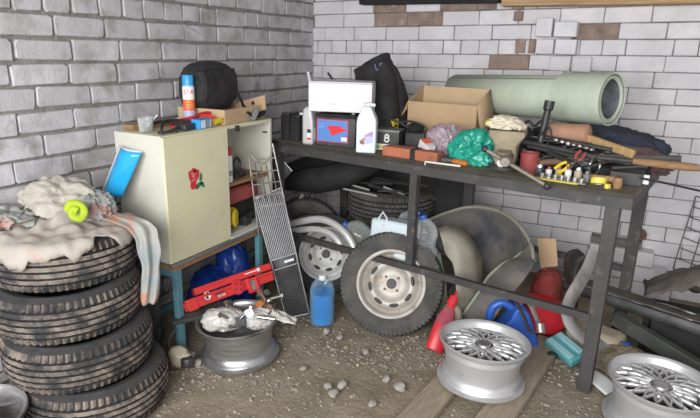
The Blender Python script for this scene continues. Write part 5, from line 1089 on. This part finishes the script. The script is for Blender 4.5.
# pinkish leather roll
p0, p1 = gv(548, 132, .40), gv(589, 134, .36); t = solo('leather_case', MB().tube([p0, p0.lerp(p1, .04), p0.lerp(p1, .96), p1], [.036, .046, .046, .036], 20), M_['tan'], 'pinkish brown rounded leather case among the tools below the pale roll', 'case')
# wedge and maroon cloth bag, bars
mb = MB(); a, b = gv(587, 138, .36), gv(634, 155, .22); mb.box((0, 0, 0), (.022, .04, (b-a).length), frame((a+b)/2, b-a, TV)); t = solo('wood_wedge', mb, M_['woodl'], 'light wooden wedge stick slanting across the tools at the right', 'wood wedge', bevel=.006)
heap('cloth', *tb(2.30, .50, ZB), .17, .10, .075, 71, 'claret', 'crumpled maroon cloth at the right back corner of the bench', 'cloth', amp=.15, freq=3)
tbox('black_box', 'black box under the maroon cloth at the right end of the bench', 'box', 2.33, .44, (.16, .16, .05), 'blackm')
def rod(name, label, cat, p0, p1, r0, r1, m, parent=None, n=12):
    mb = MB(); mb.cyl(p0, p1, r0, r1, n); return solo(name, mb, M_[m], label, cat)
p0, p1 = gv(585, 157, .20), gv(681, 159, .30); d = p1-p0; mb = MB(); mb.box((0, 0, 0), (.030, .022, d.length), frame((p0+p1)/2, d, V(0, 0, 1)))
solo('metal_bar', mb, M_['dark'], 'long black square bar sticking out over the right end of the bench', 'metal bar', bevel=.003)
t = thing('tool_handle', 'long brown wooden handle with steel tip sticking out past the right end of the bench', 'tool handle'); p0, p1 = gv(632, 161, .14), gv(698, 168, .26); d = p1-p0
mb = MB(); mb.tube([p0, p0.lerp(p1, .3), p0.lerp(p1, .8), p1], [.013, .016, .018, .015], 14); obj('handle', mb, M_['wood'], t); mb = MB(); mb.cyl(p1, p1+d*.16, .011, .009, 12); obj('steel_tip', mb, M_['alu'], t)
mb = MB(); mb.cyl(p0-d*.55, p0+d*.02, .010, n=10); obj('shaft', mb, M_['dark'], t)
mb = MB(); mb.tube(spline([gv(640, 178, .06), gv(665, 183, .2), gv(705, 192, .4)], 5), .005, 8); solo('cable', mb, M_['black'], 'thin black cable running off the right end of the bench', 'cable')
tbox('black_box', 'black plastic box at the right end of the bench, under the overhanging bars', 'box', 2.345, .22, (.13, .12, .055), 'black', rz=.1)
tbox('paper', 'small white tag hanging at the right end of the bench by the bars', 'tag', 2.418, .19, (.035, .012, .04), 'lblwhite', ZB+.01, .2, .001)
# black levers and rails in the middle of the heap
for i, (a, b, r, m, lb) in enumerate((((520, 141, .26), (600, 158, .20), .013, 'dark', 'dark steel rail slanting through the middle of the tool heap'), ((528, 146, .20), (590, 160, .15), .011, 'black', 'black bar lying below the dark steel rail in the tool heap'), ((545, 137, .32), (612, 150, .26), .010, 'dark', 'thin dark bar behind the steel rail in the tool heap'),
    ((524, 137, .34), (560, 143, .30), .012, 'chrome', 'shiny chromed bar end beside the black pump'), ((548, 152, .16), (578, 166, .10), .011, 'blackm', 'black bar end above the small bottles in the tool heap'), ((536, 163, .14), (575, 160, .16), .016, 'rust', 'brown rusty pipe lying behind the yellow handled pliers'), ((612, 168, .13), (648, 166, .18), .010, 'black', 'black rod below the wooden handle at the right end'))):
    rod('metal_bar', lb, 'metal bar', gv(*a), gv(*b), r, r, m)
    
hl_ = MB()
for k in range(7): q = gv(556+6*k, 140+1.6*k, .27-.004*k); hl_.blob(q, (.014, .010, .010), .2, 3, k, 2)
solo('chain', hl_, M_['steel'], 'short heavy steel chain lying on the bars in the tool heap', 'chain')
# pliers with yellow and red handles
def pliers(name, lb, a, b, hm, hm2):
    p0, p1 = gv(*a), gv(*b); t = thing(name, lb, 'pliers', M=frame(p0, p1-p0, TV)); L = (p1-p0).length
    mb = MB(); mb.tube(spline([(.0, .004, L*.5), (.0, .014, L*.3), (.0, .012, 0)], 5), .0075, 8); obj('handle', mb, M_[hm], t); mb = MB(); mb.tube(spline([(.0, -.004, L*.5), (.0, -.014, L*.3), (.0, -.012, 0)], 5), .0075, 8); obj('handle', mb, M_[hm2], t)
    mb = MB(); mb.tube([(0, 0, L*.48), (0, 0, L*.6), (0, 0, L)], [.010, .014, .005], 10, flat=.5); obj('jaws', mb, M_['dark'], t)
pliers('pliers', 'pliers with yellow handles lying among the small tools', (556, 171, .08), (583, 154, .16), 'yellow', 'yellow')
pliers('pliers', 'pliers with red handles above the yellow handled pliers', (583, 152, .15), (570, 168, .09), 'maroon', 'maroon')
# power drill grey
q = gv(596, 153, .20); t = thing('power_tool', 'dark grey power tool with a round guard lying in the middle of the tool heap', 'power tool', M=tfr(2.135, .235, ZB, -.25)); mb = MB(); mb.tube(spline([(-.06, 0, .06), (0, 0, .068), (.06, 0, .062)], 5), [.026]*5+[.036]*5+[.028], 16); obj('body', mb, M_['grey'], t); mb = MB(); mb.tube([(.075+.0*a, .05*math.cos(a*PI/12), .055+.045*math.sin(a*PI/12)) for a in range(24)], .007, 8, closed=True); obj('guard', mb, M_['alu'], t); mb = MB(); mb.cyl((.055, 0, .055), (.085, 0, .05), .02, n=14); obj('gear_head', mb, M_['dark'], t); mb = MB(); mb.box((.0, 0, .018), (.06, .04, .036)); obj('foot', mb, M_['black'], t)
# small bottles, spark plugs tray, tape, wood handle
for i, (u, v, m, cm_, h, r, lb) in enumerate(((2.045, .085, 'ivory', 'maroon', .05, .014, 'small white bottle with red cap, left of the row of small bottles'), (2.085, .10, 'beigep', 'maroon', .055, .016, 'beige bottle with red cap in the row of small bottles'), (2.125, .10, 'ivory', 'maroon', .06, .015, 'white tube with red top in the middle of the small bottles'), (2.165, .11, 'beigep', 'white', .06, .017, 'beige bottle with white cap in the row of small bottles'), (2.205, .10, 'grey', 'grey', .05, .015, 'grey small bottle at the right of the row of small bottles'))):
    t = thing('small_bottle', lb, 'bottle', M=tfr(u, v, ZB), group='small bottles at the bench edge'); mb = MB(); mb.lathe([(0, 0), (r, 0), (r, h*.7), (r*.5, h*.8), (0, h*.8)], 16); obj('body', mb, M_[m], t); mb = MB(); mb.lathe([(0, h), (r*.55, h), (r*.6, h*.78), (0, h*.78)], 14); obj('cap', mb, M_[cm_], t)
t = thing('socket_set', 'steel tray of bright sockets lying along the bench edge', 'socket set', M=tfr(2.115, .043, ZB, 0)); mb = MB(); mb.box((0, 0, .005), (.21, .04, .008)); obj('tray', mb, M_['steel'], t, bevel=.002)
for i in range(7): mb = MB(); mb.cyl((-.085+.028*i, 0, .009), (-.085+.028*i, 0, .026), .0105, n=12); obj('socket', mb, M_['chrome'], t)
mb = MB(); mb.tube(spline([tb(1.97, .03, ZB+.004), tb(2.02, .018, ZB+.004), tb(2.10, .012, ZB+.004), tb(2.19, .016, ZB+.004)], 6), .004, 6); solo('wire', mb, M_['yellow'], 'yellow wire lying along the very edge of the bench before the socket tray', 'wire')
t = thing('tape_roll', 'roll of yellow tape lying near the right end of the bench', 'tape', M=tfr(2.262, .07, ZB, .3, -.35)); mb = MB(); mb.lathe([(.018, .006), (.033, .006), (.033, .03), (.018, .03)], 28, closed=True); obj('tape', mb, M_['lblyel'], t); mb = MB(); mb.lathe([(.0145, .006), (.018, .006), (.018, .03), (.0145, .03)], 24, closed=True); obj('core', mb, M_['white'], t)
mb = MB(); mb.lathe([(0, 0), (.017, 0), (.020, .02), (.017, .045), (0, .048)], 16); solo('cork', mb, M_['wood'], 'brown cork plug standing beside the tape roll', 'cork', M=tfr(2.335, .075, ZB))
rod('tool_handle', 'pale wooden tool handle lying behind the tape roll', 'tool handle', tb(2.18, .14, ZB+.017), tb(2.335, .155, ZB+.017), .013, .016, 'woodl')
mb = MB(); mb.cyl((0, 0, 0), (0, 0, .018), .013, n=6); solo('nut', mb, M_['lblyel'], 'brass nut standing between the tape roll and the cork', 'nut', M=tfr(2.302, .045, ZB))
t = thing('jar', 'small glass jar with a shiny lid in front of the red tin', 'jar', M=tfr(1.995, .115, ZB)); mb = MB(); mb.lathe([(0, 0), (.026, 0), (.027, .03), (.022, .038), (0, .038)], 20); obj('jar_body', mb, M_['dark'], t); mb = MB(); mb.lathe([(0, .05), (.022, .05), (.023, .037), (0, .037)], 20); obj('lid', mb, M_['chrome'], t)
for u, v, lb in ((2.02, .055, 'black knob on the bench edge left of the socket tray'), (2.04, .14, 'black knob behind the small glass jar')): mb = MB(); mb.lathe([(0, 0), (.016, 0), (.018, .012), (.012, .03), (0, .032)], 16); solo('knob', mb, M_['black'], lb, 'knob', M=tfr(u, v, ZB), group='black knobs')
tbox('black_case', 'flat black tool case under the tool heap behind the red tin', 'case', 2.05, .27, (.26, .16, .05), 'blackm', rz=-.1, bevel=.006)
tbox('metal_plate', 'dark metal plate lying left behind the vise', 'metal plate', 1.74, .30, (.16, .12, .03), 'dark', rz=.2)

def wrench(label, a, b, w, m='dark'):
    p0, p1 = gv(*a), gv(*b); d = p1-p0; L = d.length; t = thing('wrench', label, 'wrench', M=frame(p0, d, V(0, 0, 1)), group='dark wrenches in the tool heap')
    mb = MB(); mb.box((0, 0, L/2), (.006, w, L)); obj('shank', mb, M_[m], t, bevel=.002)
    mb = MB(); mb.lathe([(w*.55, -.004), (w*1.1, -.004), (w*1.1, .004), (w*.55, .004)], 14, TR(0, 0, -w*.6) @ RO(PI/2, 'Y'), closed=True); obj('ring_end', mb, M_[m], t)
WL = 'dark wrench lost among the others in the middle of the tool heap'
for i, (a, b, m) in enumerate((((526, 150, .22), (552, 157, .16), 'dark'), ((560, 150, .24), (590, 146, .30), 'dark'), ((540, 158, .12), (566, 152, .2), 'dark'), ((575, 162, .12), (604, 154, .22), 'steel'), ((602, 160, .18), (630, 164, .14), 'dark'), ((548, 147, .28), (580, 152, .22), 'steel'), ((566, 146, .3), (598, 142, .34), 'dark'), ((590, 166, .12), (622, 158, .2), 'dark'), ((528, 142, .32), (556, 150, .26), 'steel'), ((610, 152, .26), (640, 160, .22), 'dark'))): wrench(WL, a, b, .016, m)
tbox('black_case', 'black tool case under the grey power tool in the tool heap', 'case', 2.15, .33, (.24, .16, .045), 'blackm', rz=.1, bevel=.006)
# ================================================================ LIGHT, CAMERA
w = bpy.data.worlds.new('World'); bpy.context.scene.world = w; w.use_nodes = True
w.node_tree.nodes['Background'].inputs[0].default_value = (.86, .92, 1, 1); w.node_tree.nodes['Background'].inputs[1].default_value = .8
def area(name, loc, target, sx, sy, e, col=(1, 1, 1)):
    l = bpy.data.lights.new(name, 'AREA'); l.shape = 'RECTANGLE'; l.size = sx; l.size_y = sy; l.energy = e; l.color = col
    o = bpy.data.objects.new(name, l); C.objects.link(o); o.location = loc; o.rotation_euler = (Vector(target)-Vector(loc)).to_track_quat('-Z', 'Y').to_euler(); return o
area('doorway_daylight', (2.05, -5.0, 2.0), (1.85, 0, .75), 2.8, 1.9, 136, (1, .985, .97))
cd = bpy.data.cameras.new('camera'); co = bpy.data.objects.new('camera', cd); C.objects.link(co)
cd.sensor_width = 36; cd.sensor_fit = 'HORIZONTAL'; cd.lens = FPX/700*36; cd.clip_start = .02
mw = Matrix((_R, _Uv, -_fw)).transposed().to_4x4(); mw.translation = CAM; co.matrix_world = mw
sc = bpy.context.scene; sc.camera = co
sc.view_settings.view_transform = 'Standard'; sc.view_settings.look = 'None'; sc.view_settings.gamma = 1; sc.view_settings.exposure = .75
